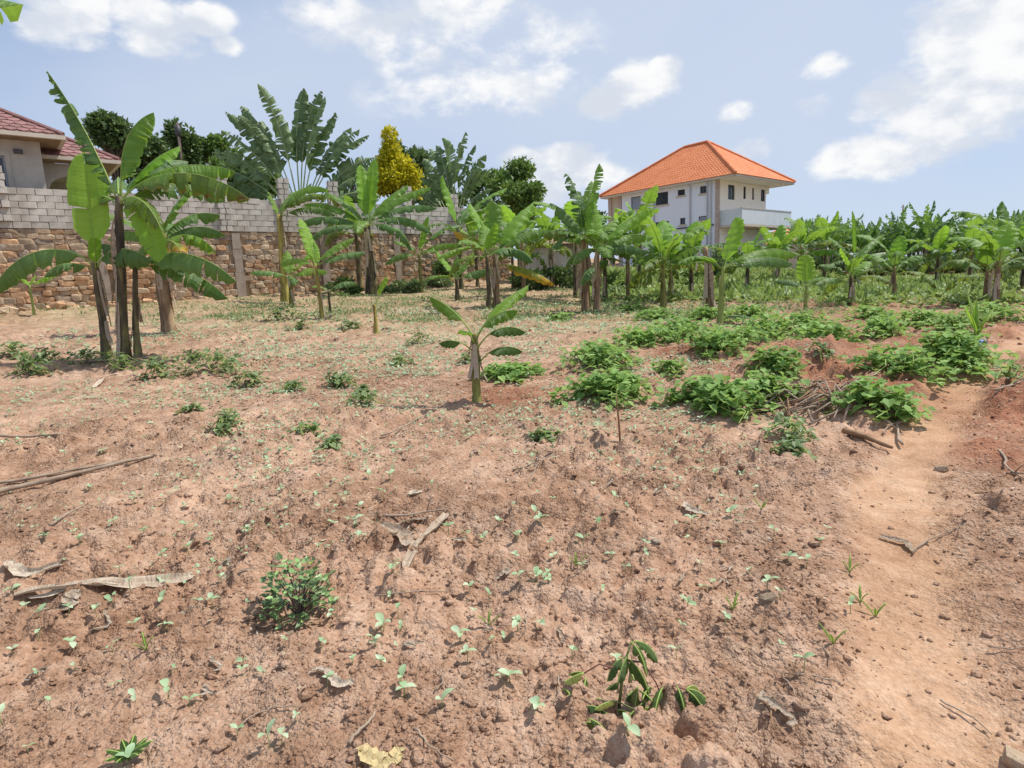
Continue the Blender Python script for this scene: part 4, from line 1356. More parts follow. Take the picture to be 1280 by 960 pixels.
def white_house():
    HB = 2.07
    ZE = 6.30
    root = thing('white_house', 'two-storey white house with orange tiled hip roof and balcony beyond the banana plants', 'house', (15.787, 44.0, HB), rad(41))
    LX, LY, RH = 8.7, 11.9, 3.35
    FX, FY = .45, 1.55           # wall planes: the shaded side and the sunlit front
    WX1, WY1 = 7.35, 10.1
    wt = ZE - .18

    def fl(u, zz, d):     # shaded side: u runs along local Y
        return (FX + d, u, zz)

    def fr(u, zz, d):     # sunlit front: u runs along local X
        return (u, FY + d, zz)
    win_l = [(9.18, 4.92, 8.22, 5.88, 0, True), (6.85, 4.97, 5.70, 5.89, 1, False), (4.86, 5.43, 4.24, 5.85, 0, False), (2.98, 5.34, 2.46, 5.85, 1, False),
             (3.09, 3.48, 2.45, 3.75, 0, True), (6.87, 2.88, 5.64, 3.72, 1, False), (4.66, 3.33, 4.21, 3.80, 0, False)]
    win_r = [(1.81, 4.85, 2.74, 5.88, 1), (3.98, 4.99, 4.37, 5.89, 0), (5.28, 5.00, 5.59, 5.87, 0), (6.62, 4.96, 7.29, 5.85, 1),
             (2.02, 2.84, 2.89, 3.81, 1), (4.13, 2.89, 4.49, 3.83, 0), (4.96, 2.91, 5.36, 3.81, 0), (6.77, 2.89, 7.42, 3.82, 1)]
    mbx = MB()
    wall_with_holes(mbx, FY, WY1, -.6, wt, [(min(a[0], a[2]), max(a[0], a[2]), min(a[1], a[3]), max(a[1], a[3])) for a in win_l], fl)
    mbx.quad([(FX, WY1, -.6), (WX1, WY1, -.6), (WX1, WY1, wt), (FX, WY1, wt)])
    mbx.quad([(WX1, FY, -.6), (WX1, WY1, -.6), (WX1, WY1, wt), (WX1, FY, wt)])
    mbx.build('wall', M['white_skylit_wall'], root)
    mbx = MB()
    wall_with_holes(mbx, FX, WX1, -.6, wt, [(min(a[0], a[2]), max(a[0], a[2]), min(a[1], a[3]), max(a[1], a[3])) for a in win_r], fr)
    o = mbx.build('front_wall', M['cream_bounce_wall'], root)
    for a in win_l:
        window(root, fl, min(a[0], a[2]), max(a[0], a[2]), min(a[1], a[3]), max(a[1], a[3]), a[4], louvre=a[5])
    for a in win_r:
        window(root, fr, min(a[0], a[2]), max(a[0], a[2]), min(a[1], a[3]), max(a[1], a[3]), a[4], sill=False)
    # dark rooms behind the glass are closed by the floor slab
    mbx = MB().box(FX + .02, WX1 - .02, FY + .02, WY1 - .02, 3.0, 3.2)
    mbx.build('floor_slab', M['cement'], root)
    # ledges and pipes on the shaded side
    mbx = MB()
    fbox(mbx, fl, FY + .3, 5.3, 3.02, 3.10, -.10, -.002)
    mbx.build('ledge', M['frame_dark'], root)
    for u in (6.95, 3.75, 2.35, 2.05):
        mbx = MB()
        mbx.tube([(FX - .07, u, -.4), (FX - .07, u, wt - .2), (FX - .3, u, wt + .02)], [.055] * 3, 8)
        mbx.build('downpipe', M['pipe'], root, True)
    # quoin column on the corner
    k = 0
    zz = -.5
    while zz < wt - .2:
        mbx = MB().box(FX - .05, FX + .17, FY - .05 - .02 * (k % 2), FY + .20, zz, zz + .27)
        mbx.build('quoin_stone', M['quoin'], root)
        zz += .29
        k += 1
    # balcony and terrace walls
    for z0, z1, nm in ((2.95, 4.0, 'balcony'), (.15, 1.15, 'terrace_wall')):
        b0, b1 = FX + .25, 8.1
        mbx = MB().box(b0, b1, -.15, FY - .003, z0 - .16, z0)
        bal = mbx.build(nm, M['sill'], root)
        for xx0, xx1, yy0, yy1 in ((b0, b1, -.15, -.03), (b0, b0 + .12, -.027, FY - .06), (b1 - .12, b1, -.027, FY - .06)):
            MB().box(xx0, xx1, yy0, yy1, z0 + .002, z1).build('parapet', M['parapet'], bal)
        MB().box(b0 - .03, b1 + .03, -.18, 0, z1 + .002, z1 + .05).build('coping', M['sill'], bal)
    # side return of the upper front wall
    MB().box(WX1 + .003, 7.9, FY, FY + .5, wt - .55, wt).build('wall_return', M['cream_bounce_wall'], root)
    # porch at the far corner
    for (cx, cy) in ((.65, 11.4), (.65, 10.4)):
        MB().box(cx - .16, cx + .16, cy - .16, cy + .16, -.5, wt).build('porch_column', M['quoin'], root)
    mbx = MB()
    prev = None
    for k in range(9):
        tt = k / 8
        y_ = 10.56 + .68 * tt
        z_ = 4.3 + .5 * math.sin(math.pi * tt)
        if prev:
            mbx.quad([(.6, prev[0], prev[1]), (.6, y_, z_), (.6, y_, wt), (.6, prev[0], wt)])
            mbx.quad([(.6, prev[0], prev[1]), (.6, y_, z_), (.85, y_, z_), (.85, prev[0], prev[1])])
        prev = (y_, z_)
    mbx.build('porch_arch', M['sill'], root)
    MB().box(.9, WX1, WY1 + .01, 11.3, 2.9, 3.1).build('porch_floor', M['cement'], root)
    MB().box(.52, .60, WY1 + .02, 11.3, 3.1, 3.9).build('porch_rail', M['frame_dark'], root)
    # soffit, gutter, roof
    mbx = MB()
    mbx.box(.08, LX - .08, .08, LY - .08, ZE - .17, ZE - .10)
    mbx.build('soffit', M['cream_bounce_wall'], root)
    mbx = MB()
    for x0, x1, y0, y1 in ((0, LX, -.06, .06), (0, LX, LY - .06, LY + .06), (-.06, .06, .063, LY - .063), (LX - .06, LX + .06, .063, LY - .063)):
        mbx.box(x0, x1, y0, y1, ZE - .2, ZE - .03)
    mbx.build('gutter', M['gutter'], root)
    h = LX / 2
    e = [(-.1, -.1, ZE - .03), (LX + .1, -.1, ZE - .03), (LX + .1, LY + .1, ZE - .03), (-.1, LY + .1, ZE - .03)]
    r0, r1 = (h - .1, h + .35, ZE + RH), (h, LY - h - .7, ZE + RH)
    roof = MB()
    tile_courses(roof, (e[3], e[0], r0, r1), .30)
    tile_courses(roof, (e[0], e[1], r0, r0), .30)
    tile_courses(roof, (e[1], e[2], r1, r0), .30)
    tile_courses(roof, (e[2], e[3], r1, r1), .30)
    low = [Vector(p) - Vector((0, 0, .03)) for p in (*e, r0, r1)]
    for f in ((3, 0, 4, 5), (0, 1, 4), (1, 2, 5, 4), (2, 3, 5)):
        roof.quad([low[q] for q in f])
    ro = roof.build('roof', M['orange_roof'], root)
    mbx = MB()
    for a, b in ((e[0], r0), (e[1], r0), (r0, r1), (e[2], r1), (e[3], r1)):
        a, b = Vector(a) + Vector((0, 0, .06)), Vector(b) + Vector((0, 0, .05))
        mbx.tube([a.lerp(b, k / 20) for k in range(21)], [.085 + .012 * (k % 2) for k in range(21)], 6)
    mbx.build('ridge_cap', M['orange_roof'], ro)
    return root


white_house()


def grey_house():
    ZE = 7.11
    root = thing('bungalow', 'unfinished grey bungalow with maroon tiled roof behind the block wall', 'house', (-14.47, 21.8, ZB - .1), rad(40))
    ze = ZE - (ZB - .1)

    def ff(u, zz, d):
        return (u, .62 + d, zz)
    mbx = MB()
    hole = [(-2.23, 0.77, -1.61, 2.48)]
    hole = [(min(q[0], q[2]), max(q[0], q[2]), max(.9, min(q[1], q[3])), max(q[1], q[3])) for q in hole]
    wall_with_holes(mbx, -9, -.62, -.2, ze - .12, hole, ff)
    mbx.quad([(-.62, .62, -.2), (-.62, 7, -.2), (-.62, 7, ze - .12), (-.62, .62, ze - .12)])
    mbx.build('wall', M['render_grey'], root)
    for q in hole:
        window(root, ff, *q, bars=2, frame='frame_blue', sill=True)
        mbx = MB()
        fbox(mbx, ff, q[0] - .14, q[0] - .004, q[2], q[3] + .14, -.03, .05)
        fbox(mbx, ff, q[1] + .004, q[1] + .14, q[2], q[3] + .14, -.03, .05)
        fbox(mbx, ff, q[0] - .004, q[1] + .004, q[3] + .004, q[3] + .14, -.03, .05)
        mbx.build('window_surround', M['render_grey'], root)
    mbx = MB()
    a = (-1.35, 2.58, -1.11, 2.72)
    fbox(mbx, ff, min(a[0], a[2]), max(a[0], a[2]), min(a[1], a[3]), max(a[1], a[3]), -.09, -.002)
    mbx.build('wall_lamp', M['frame_dark'], root)
    # wing with an arched opening
    w0, w1, wy = -.6, 1.15, 2.05
    ow0, ow1 = -.42, .92
    zb_, zs, zp = .2, ze - 1.42, ze - .98
    wt = ze - .55

    def arch(x):
        t = (x - ow0) / (ow1 - ow0)
        return zs + (zp - zs) * math.sin(math.pi * min(1, max(0, t))) ** .55
    mbx = MB()
    xs = [ow0 + (ow1 - ow0) * k / 14 for k in range(15)]
    for a_, b_ in zip(xs[:-1], xs[1:]):
        mbx.quad([(a_, wy, arch(a_)), (b_, wy, arch(b_)), (b_, wy, wt), (a_, wy, wt)])
        mbx.quad([(a_, wy, arch(a_)), (b_, wy, arch(b_)), (b_, wy + .22, arch(b_)), (a_, wy + .22, arch(a_))])
    mbx.quad([(w0, wy, -.2), (ow0, wy, -.2), (ow0, wy, wt), (w0, wy, wt)])
    mbx.quad([(ow1, wy, -.2), (w1, wy, -.2), (w1, wy, wt), (ow1, wy, wt)])
    mbx.quad([(ow0, wy, -.2), (ow0, wy + .22, -.2), (ow0, wy + .22, zs), (ow0, wy, zs)])
    mbx.quad([(ow1, wy, -.2), (ow1, wy + .22, -.2), (ow1, wy + .22, zs), (ow1, wy, zs)])
    mbx.quad([(w1, wy, -.2), (w1, wy + .5, -.2), (w1, wy + .5, wt), (w1, wy, wt)])
    mbx.build('porch_wall', M['render_grey'], root)
    mbx = MB()
    mbx.quad([(w0, 6.4, -.2), (w1, 6.4, -.2), (w1, 6.4, wt), (w0, 6.4, wt)])
    mbx.quad([(w0, wy + .3, wt - .02), (w1, wy + .3, wt - .02), (w1, 6.4, wt - .02), (w0, 6.4, wt - .02)])
    mbx.build('porch_back', M['render_grey'], root)

    # roofs: underlay, then single tiles where they can be told apart
    def slope(name, pts, tilebox):
        e0, e1, apex = [Vector(p) for p in pts[:3]]
        ux = (e1 - e0).normalized()
        rest_ = [Vector(p) for p in pts]
        nrm = ux.cross(rest_[2] - rest_[0]).normalized()
        if nrm.z < 0:
            nrm = -nrm
        uv = nrm.cross(ux)
        if uv.z < 0:
            uv = -uv
        mbx = MB()
        mbx.quad(pts)
        ro = mbx.build(name, M['maroon'], root)
        poly = [((p - e0).dot(ux), (p - e0).dot(uv)) for p in rest_]

        def inside(px, py):
            c = False
            for (xa, ya), (xb, yb) in zip(poly, poly[1:] + poly[:1]):
                if (ya > py) != (yb > py) and px < (xb - xa) * (py - ya) / (yb - ya) + xa:
                    c = not c
            return c
        tw, th = .33, .27
        key = 'tile'
        tm = MB()
        pr = [(-.5, .06), (-.25, 0), (0, -.05), (.25, 0), (.5, .06)]
        bot = [Vector((a_ * tw * .97, b_, .03)) for a_, b_ in pr]
        topv = [Vector((a_ * tw * .97, th * 1.12, .004)) for a_, _ in pr]
        for k in range(4):
            tm.quad([bot[k], bot[k + 1], topv[k + 1], topv[k]])
            tm.quad([bot[k] - Vector((0, 0, .028)), bot[k + 1] - Vector((0, 0, .028)), bot[k + 1], bot[k]])
        me = tm.mesh('tile', M['maroon'])
        mat = Matrix((ux, uv, nrm)).transposed()
        ymax = max(q[1] for q in poly)
        r_ = 0
        while r_ * th < ymax:
            xx = tilebox[0] + (tw / 2 if r_ % 2 else 0)
            while xx < tilebox[1]:
                if inside(xx, r_ * th + th * .5) and inside(xx - tw * .4, r_ * th + th * .3) and inside(xx + tw * .4, r_ * th + th * .3):
                    p = e0 + ux * xx + uv * (r_ * th + .02) + nrm * .01
                    t_ = link('tile', me, ro, p)
                    t_.rotation_euler = mat.to_euler()
                xx += tw
            r_ += 1
        return ro
    rise = .62
    top = 3.4
    A, B = Vector((-9, 0, ze)), Vector((0, 0, ze))
    apx, apl = Vector((-top, top, ze + top * rise)), Vector((-9, top, ze + top * rise))
    slope('roof', [A, B, apx, apl], (5.0, 9.3))
    slope('roof_hip', [B, Vector((0, 7, ze)), Vector((-top, 7 - .2, ze + top * rise)), apx], (0, 0.01))
    wz = wt + .16
    A2, B2 = Vector((-1.2, wy - .62, wz)), Vector((w1 + .62, wy - .62, wz))
    t2 = 2.4
    slope('porch_roof', [A2, B2, B2 + Vector((-t2, t2, t2 * rise)), A2 + Vector((0, t2, t2 * rise))], (0, 3.2))
    slope('porch_roof_hip', [B2, B2 + Vector((0, 5, 0)), B2 + Vector((-t2, 5, t2 * rise)), B2 + Vector((-t2, t2, t2 * rise))], (0, .01))
    mbx = MB()
    mbx.box(-9, .05, -.07, .06, ze - .15, ze - .02)
    mbx.box(-.06, .07, .063, 7, ze - .15, ze - .02)
    mbx.box(-.7, w1 + .68, wy - .69, wy - .56, wz - .14, wz - .02)
    mbx.box(w1 + .55, w1 + .68, wy - .557, wy + 4, wz - .14, wz - .02)
    mbx.build('gutter', M['gutter'], root)
    mbx = MB()
    mbx.box(-9, -.065, .062, .63, ze - .16, ze - .11)
    mbx.box(-.615, -.065, .632, 7, ze - .16, ze - .11)
    mbx.box(-.6, w1 + .545, wy - .555, wy + .02, wz - .15, wz - .10)
    mbx.box(w1 + .003, w1 + .545, wy + .022, wy + 4, wz - .15, wz - .10)
    mbx.build('soffit', M['soffit'], root)
    mbx = MB()
    for a_, b_ in ((B, apx), (B2, B2 + Vector((-t2, t2, t2 * rise)))):
        mbx.tube([a_ + Vector((0, 0, .03)), b_ + Vector((0, 0, .03))], [.08, .08], 6)
    mbx.build('ridge_cap', M['maroon'], root)


grey_house()

# ------------------------------------------------------------------ trees and palms behind the wall
M['tree_dark'] = leaf_mat('foliage_dark', (.04, .08, .03), (.14, .21, .075), (.22, .33, .07), .28, scale=1.2)
M['tree_mid'] = leaf_mat('foliage_mid', (.04, .10, .025), (.15, .25, .055), (.26, .42, .05), .3, scale=1.2)
M['tree_light'] = leaf_mat('foliage_light', (.07, .14, .03), (.19, .30, .075), (.3, .45, .08), .3, scale=1.2)
M['tree_yellow'] = leaf_mat('foliage_yellow', (.30, .31, .015), (.70, .62, .035), (.85, .78, .04), .38, scale=1.5)
M['conifer'] = leaf_mat('conifer_needles', (.015, .04, .02), (.05, .09, .04), (.06, .12, .03), .12, scale=1.2)


def leaf_cloud(rng, blobs, n, size, aspect=2.0, droop=.2, shell=.55, up=0.0):
    """small folded leaves spread through ragged ellipsoids: arrays of vertices and triangles"""
    vol = np.array([b[3] * b[4] * b[5] for b in blobs]) ** .7
    cnt = np.maximum(4, (n * vol / vol.sum()).astype(int))
    C, D = [], []
    for b, c in zip(blobs, cnt):
        d = rng.normal(size=(c, 3))
        d /= np.linalg.norm(d, axis=1)[:, None]
        r = (shell + (1 - shell) * rng.random(c)) * (.82 + .36 * rng.random(c) ** 2)
        # clumps: pull leaves towards twig ends
        k = max(5, c // 16)
        tw = rng.normal(size=(k, 3))
        tw /= np.linalg.norm(tw, axis=1)[:, None]
        pick = rng.integers(0, k, c)
        d = d * .42 + tw[pick] * .8
        d /= np.maximum(np.linalg.norm(d, axis=1)[:, None], .3)
        tr = (.75 + .35 * rng.random(k))[pick]
        C.append(np.array(b[:3]) + d * (r * tr)[:, None] * np.array(b[3:6]))
        D.append(d)
    C, D = np.concatenate(C), np.concatenate(D)
    c = len(C)
    ax = D * .6 + rng.normal(size=(c, 3)) * .7
    ax[:, 2] += up - droop
    ax /= np.linalg.norm(ax, axis=1)[:, None]
    la = np.cross(ax, rng.normal(size=(c, 3)))
    la /= np.linalg.norm(la, axis=1)[:, None]
    nr = np.cross(ax, la)
    s = size * (.6 + .8 * rng.random(c))[:, None]
    w = s / aspect
    p0 = C
    p1 = C + ax * s * .5 + la * w * .5 + nr * w * .18
    p2 = C + ax * s
    p3 = C + ax * s * .5 - la * w * .5 + nr * w * .18
    V = np.stack([p0, p1, p2, p3], 1).reshape(-1, 3)
    i = (np.arange(c) * 4)[:, None]
    F = np.concatenate([i + np.array([[0, 1, 2]]), i + np.array([[0, 2, 3]])], 0)
    return V, F


def tree(name, label, base, h, blobs, n, size, mat, trunk_r=.16, seed=0, group=None, aspect=2.0, cat='tree', **kw):
    """base: ground point. blobs relative to the base (x, y, z, rx, ry, rz)"""
    rng = np.random.default_rng(seed)
    root = thing(name, label, cat, base, 0, group)
    mb = MB()
    mid = h * .45
    mb.tube([(0, 0, -.3), (.05, .02, mid * .5), (-.03, .05, mid), (0, 0, h * .8)], [trunk_r * 1.3, trunk_r, trunk_r * .75, trunk_r * .25], 8)
    for b in blobs:
        s = Vector((-.02, .03, min(mid, b[2] * .6)))
        e = Vector(b[:3])
        m = s.lerp(e, .55) + Vector((0, 0, .12 * h * .3))
        mb.tube([s, m, e], [trunk_r * .55, trunk_r * .35, trunk_r * .1], 6)
        for _ in range(4):
            q = Vector(rng.normal(size=3)) * .5
            mb.tube([m, e + Vector((q.x * b[3], q.y * b[4], q.z * b[5]))], [trunk_r * .22, trunk_r * .05], 5)
    mb.build('trunk', M['bark'], root, True)
    V, F = leaf_cloud(rng, blobs, n, size, aspect, **kw)
    link('crown', mesh_np('crown', V, F, M[mat]), root)
    return root


def crown(rng, cx, cy, cz, w, h, n, d=None):
    """a ragged bunch of n balls filling an ellipsoid"""
    d = d or w
    out = []
    for k in range(n):
        a, t = rng.uniform(0, 6.28), rng.uniform(-1, 1)
        q = math.sqrt(1 - t * t) * rng.uniform(.35, .75)
        r = rng.uniform(.3, .5)
        out.append((cx + q * math.cos(a) * w, cy + q * math.sin(a) * d, cz + t * h * .68, r * w, r * d, r * h * .85))
    return out


rt = random.Random(21)


def px_tree(name, label, x, y, z0, zc, w, hh, nb, n, size, mat, seed, **kw):
    b = crown(random.Random(seed), 0, 0, zc - z0, w, hh, nb)
    return tree(name, label, (x, y, z0), zc - z0 + hh * .6, b, n, size, mat, seed=seed, **kw)


TZ = ZB - .12
for lab, p, w, hh, nb, n, size, mat, sd in (
    ('dark dense tree rising just behind the maroon-roofed bungalow', (-24.90, 42.00, 11.27), 1.8, 2.2, 9, 5000, .34, 'tree_dark', 301),
    ('dark tree with a tall pointed top beside the utility pole', (-19.50, 40.00, 10.16), 1.2, 2.5, 9, 4200, .32, 'tree_dark', 302),
    ('dark tree between the bungalow and the pole, lower than its neighbours', (-23.84, 44.00, 10.50), 2.4, 1.9, 9, 5000, .34, 'tree_dark', 303),
    ('pale feathery tree with layered light green twigs', (-17.61, 40.00, 10.45), 1.5, 1.5, 6, 1900, .32, 'tree_light', 304),
    ('leafy mid green tree crowding the wall under the traveller palm fronds', (-13.77, 33.00, 7.04), 2.6, 1.4, 10, 6500, .28, 'tree_mid', 305),
    ('large dark round tree behind the yellow tree', (-6.52, 46.00, 10.27), 2.2, 1.9, 9, 5200, .32, 'tree_dark', 306),
    ('broad green tree with glossy leaves, nearer of two beside the tin shed', (0.88, 38.00, 6.91), 2.0, 2.0, 11, 7500, .24, 'tree_light', 308),
    ('green tree with upright crown, behind the glossy tree by the tin shed', (-0.87, 41.00, 7.51), 1.5, 1.9, 9, 5500, .25, 'tree_light', 309),
    ('dark green tree at the far corner of the white house', (8.74, 58.00, 6.16), 2.4, 1.7, 7, 3000, .36, 'tree_dark', 310),
    ('dark tree low behind the wall beneath the yellow tree', (-3.72, 40.00, 6.53), 2.2, 1.5, 8, 4400, .28, 'tree_dark', 311),
    ('low dark tree behind the wall between the two traveller palms', (-9.16, 37.00, 6.41), 1.4, 1.2, 6, 2600, .26, 'tree_dark', 312),
):
    px_tree('broadleaf_tree', lab, p[0], p[1], TZ if p[0] < 0 and p[1] < 60 else float(slope_height(p[0], p[1])), p[2], w, hh, nb, n, size, mat, sd, group='trees behind the boundary wall')
# yellow tree: stacked bunches narrowing to the top
p = (-5.77, 34.00, 7.65)
yb = [(0, 0, 1.7, .35, .35, .5), (.02, 0, 1.15, .42, .42, .5), (-.1, .1, .55, .6, .6, .55), (.35, 0, .3, .7, .6, .5), (-.55, .1, -.1, .6, .55, .5), (.75, 0, -.25, .55, .5, .5), (.1, -.2, -.35, .8, .7, .6), (-.5, 0, -.75, .6, .5, .5), (.6, .1, -.85, .7, .5, .5)]
tree('yellow_tree', 'bright yellow-leaved ornamental tree with a narrow top behind the wall', (p[0], p[1], TZ), p[2] - TZ + 1.2, [(a * 1.15, b, c + p[2] - TZ, d * 1.2, e * 1.2, f * 1.1) for a, b, c, d, e, f in yb], 6500, .20, 'tree_yellow', .13, 320, aspect=1.8, up=.3)
# small tiered conifer
p = (-7.68, 33.00, 6.34)
tiers = []
for k in range(6):
    z_ = .95 - k * .36
    for a in range(5):
        an = a * 1.257 + k
        q = .16 + .13 * k
        tiers.append((q * math.cos(an), q * math.sin(an), z_ + p[2] - TZ, .14 + .06 * k, .14 + .06 * k, .07))
tree('conifer', 'small dark tiered conifer poking above the block wall', (p[0], p[1], TZ), p[2] - TZ + 1.3, tiers, 2200, .16, 'conifer', .07, 321, aspect=3.5)


def travellers_palm(label, x, y, z0, h_trunk, n, span, L, seed, turn=0.0):
    rng = random.Random(seed)
    root = thing('travellers_palm', label, 'palm tree', (x, y, z0), rad(turn), 'fan-shaped palms behind the wall')
    mb = MB()
    K = 10
    mb.tube([(0, 0, -.3 + (h_trunk + .3) * k / K) for k in range(K + 1)], [.20 + .03 * (k % 2) for k in range(K + 1)], 10)
    mb.build('trunk', M['bark'], root, True)
    for k in range(n):
        t = (k + .5) / n
        th = -span + 2 * span * t + rng.uniform(-3, 3)       # degrees from upright, in the fan plane
        edge = abs(th) / span
        e = 90 - abs(th)
        l = L * (1 - .42 * edge) * rng.uniform(.93, 1.06)
        az = 0 if th > 0 else 180
        tz = h_trunk - .25 + .45 * (1 - edge)
        tat = .3 + .55 * edge + rng.uniform(-.1, .25)
        me = leaf_geo(l, (1.0 - .15 * edge) * rng.uniform(.85, 1.1), e, e - 18 - 50 * edge - rng.uniform(0, 14), pet=.40, f0=10, f1=-25, roll=(66 if th > 0 else -66) + rng.uniform(-38, 38), tat=tat, seed=seed * 41 + k, N=38, bend=2.6, ribr=.05).mesh('leaf', [M['leaf_grey'], M['rib_pale']], True)
        link('leaf', me, root, ((.12 if th > 0 else -.12) * edge * 2, rng.uniform(-.12, .12), tz), (0, 0, rad(az + rng.uniform(-8, 8))))
    return root


p = (-9.32, 29.50, 5.38)
travellers_palm('great fan-shaped traveller palm with silvery torn leaves, taller of the two', p[0], p[1], TZ, p[2] - TZ - .3, 27, 74, 5.7, 7, 8)
p = (-2.84, 36.00, 5.58)
travellers_palm('smaller fan-shaped traveller palm with upright dark leaves beyond the yellow tree', p[0], p[1], TZ, p[2] - TZ - .4, 15, 44, 4.7, 6, -25)
# utility pole behind the wall and a far mast
mb = MB()
p = (-19.09, 39.00, 11.58)
pole = thing('utility_pole', 'wooden utility pole with dark insulator standing among the trees behind the wall', 'pole', (p[0], p[1], TZ))
MB().tube([(0, 0, -.3), (0, 0, p[2] - TZ + .3)], [.11, .08], 8).build('post', M['bark'], pole, True)
MB().tube([(0, 0, p[2] - TZ - .5), (0, 0, p[2] - TZ + .15)], [.17, .17], 8).build('transformer', M['frame_dark'], pole, True)
p = (74.59, 120.00, 12.94)
MB_ = MB().tube([(0, 0, -8), (0, 0, p[2])], [.22, .13], 6)
MB_.tube([(-.45, 0, p[2] - .4), (.45, 0, p[2] - .4)], [.06, .06], 5)
tag(MB_.build('mast', M['cement'], None, loc=(p[0], p[1], 0)), 'thin grey mast far behind the banana plantation', 'mast')

# ------------------------------------------------------------------ tin shed, beige boundary wall
M['tin'] = simple('weathered_corrugated_iron', (.36, .33, .30), (.55, .52, .48), 1.2, 0.6, 0.2, 0.01, stretch=(1, 1, .25))
M['tin_rust'] = simple('rusty_iron_sheet', (.18, .10, .06), (.36, .24, .16), 1.5, 0.75, 0.2, 0.01)
x, y, _z = (1.91, 30.00, 2.27)
z0 = zg(x, y) - .2
shed = thing('tin_shed', 'low shed of pale corrugated iron sheets among the bushes', 'shed', (x, y, z0), rad(-8))


def corrugated(x0, x1, z0_, z1_, yy, n=26, slant=0):
    m_ = MB()
    for k in range(n):
        a, b = x0 + (x1 - x0) * k / n, x0 + (x1 - x0) * (k + 1) / n
        ya, yb_ = yy + (.025 if k % 2 else 0), yy + (0 if k % 2 else .025)
        m_.quad([(a, ya, z0_), (b, yb_, z0_), (b, yb_ + slant, z1_), (a, ya + slant, z1_)])
    return m_


for k in range(4):
    corrugated(-1.3 + k * .8, -.5 + k * .8 + .02, 0, 1.9 - .06 * k, .01 * (k % 2), 12).build('wall_sheet', M['tin'], shed)
for k in range(5):
    mm = MB()
    for q in range(10):
        a, b = -1.7 + k * .82 + q * .083, -1.7 + k * .82 + (q + 1) * .083
        za, zb2 = (.02 if q % 2 else 0) + .004 * k, (0 if q % 2 else .02) + .004 * k
        mm.quad([(a, -.35, 1.95 + za), (b, -.35, 1.95 + zb2), (b, 2.4, 2.45 + zb2), (a, 2.4, 2.45 + za)])
    mm.build('roof_sheet', M['tin_rust'], shed)
for xx in (-1.35, 1.9):
    MB().box(xx - .05, xx + .05, -.06, -.005 + .0, -.1, 1.95).build('post', M['bark'], shed)
MB().box(-1.3, 1.9, 2.2, 2.3, 0, 2.3).build('back_wall', M['tin'], shed)

M['beige'] = simple('beige_plaster', (.46, .36, .28), (.58, .47, .38), 1.2, 0.92, 0.2, 0.01)
p0, p1 = (15.46, 40.00, 3.30), (18.99, 40.00, 3.05)
bw = thing('compound_wall', 'beige plastered compound wall in front of the white house', 'wall', (p0[0], p0[1], 0), math.atan2(p1[1] - p0[1], p1[0] - p0[0]))
Lw = math.hypot(p1[0] - p0[0], p1[1] - p0[1])
zt = (p0[2] + p1[2]) / 2
MB().box(0, Lw, 0, .22, .4, zt).build('panel', M['beige'], bw)
MB().box(-.05, Lw + .05, -.04, .26, zt + .002, zt + .07).build('coping', M['beige'], bw)
k = 0
while k * 3.0 < Lw:
    MB().box(k * 3.0, k * 3.0 + .35, -.07, -.003, .4, zt - .004).build('pier', M['beige'], bw)
    k += 1
# small orange-roofed house far right of the white house
x, y, _z = (30.83, 66.00, 4.34)
fh = thing('distant_house', 'distant low house with an orange roof beside the plantation', 'house', (x, y, 1.8), rad(20))
MB().box(-3, 3, 0, 5, -.5, 2.7).build('wall', M['cream_bounce_wall'], fh)
m_ = MB()
m_.quad([(-3.5, -.5, 2.7), (3.5, -.5, 2.7), (1, 2.5, 4.3), (-1, 2.5, 4.3)])
m_.quad([(3.5, -.5, 2.7), (3.5, 5.5, 2.7), (1, 2.5, 4.3)])
m_.quad([(-3.5, 5.5, 2.7), (-3.5, -.5, 2.7), (-1, 2.5, 4.3)])
m_.quad([(3.5, 5.5, 2.7), (-3.5, 5.5, 2.7), (-1, 2.5, 4.3), (1, 2.5, 4.3)])
m_.build('roof', M['orange_roof'], fh)
for xx in (-1.6, 1.4):
    MB().box(xx, xx + 1, -.03, -.003, .8, 2.0).build('window', M['frame_dark'], fh)

# ------------------------------------------------------------------ bushes, crops, weeds
M['vine'] = leaf_mat('sweet_potato_leaf', (.10, .21, .045), (.32, .49, .15), (.46, .66, .14), .38, rough=.6, scale=5, spec=.2)
M['weed'] = leaf_mat('weed_leaf', (.10, .165, .065), (.26, .34, .15), (.34, .46, .13), .3, scale=6)
M['bush'] = leaf_mat('bush_leaf', (.045, .09, .03), (.14, .21, .07), (.24, .34, .07), .28, scale=3)
M['crop'] = leaf_mat('bean_and_maize_leaf', (.11, .18, .045), (.30, .40, .12), (.42, .56, .12), .34, scale=2)
M['pale_leaf'] = leaf_mat('pale_seedling_leaf', (.28, .40, .22), (.46, .58, .37), (.5, .65, .36), .3, rough=.55, scale=20)
M['litter'] = leaf_mat('dry_litter', (.24, .16, .10), (.56, .46, .34), (.45, .36, .24), .1, rough=.85, scale=8)

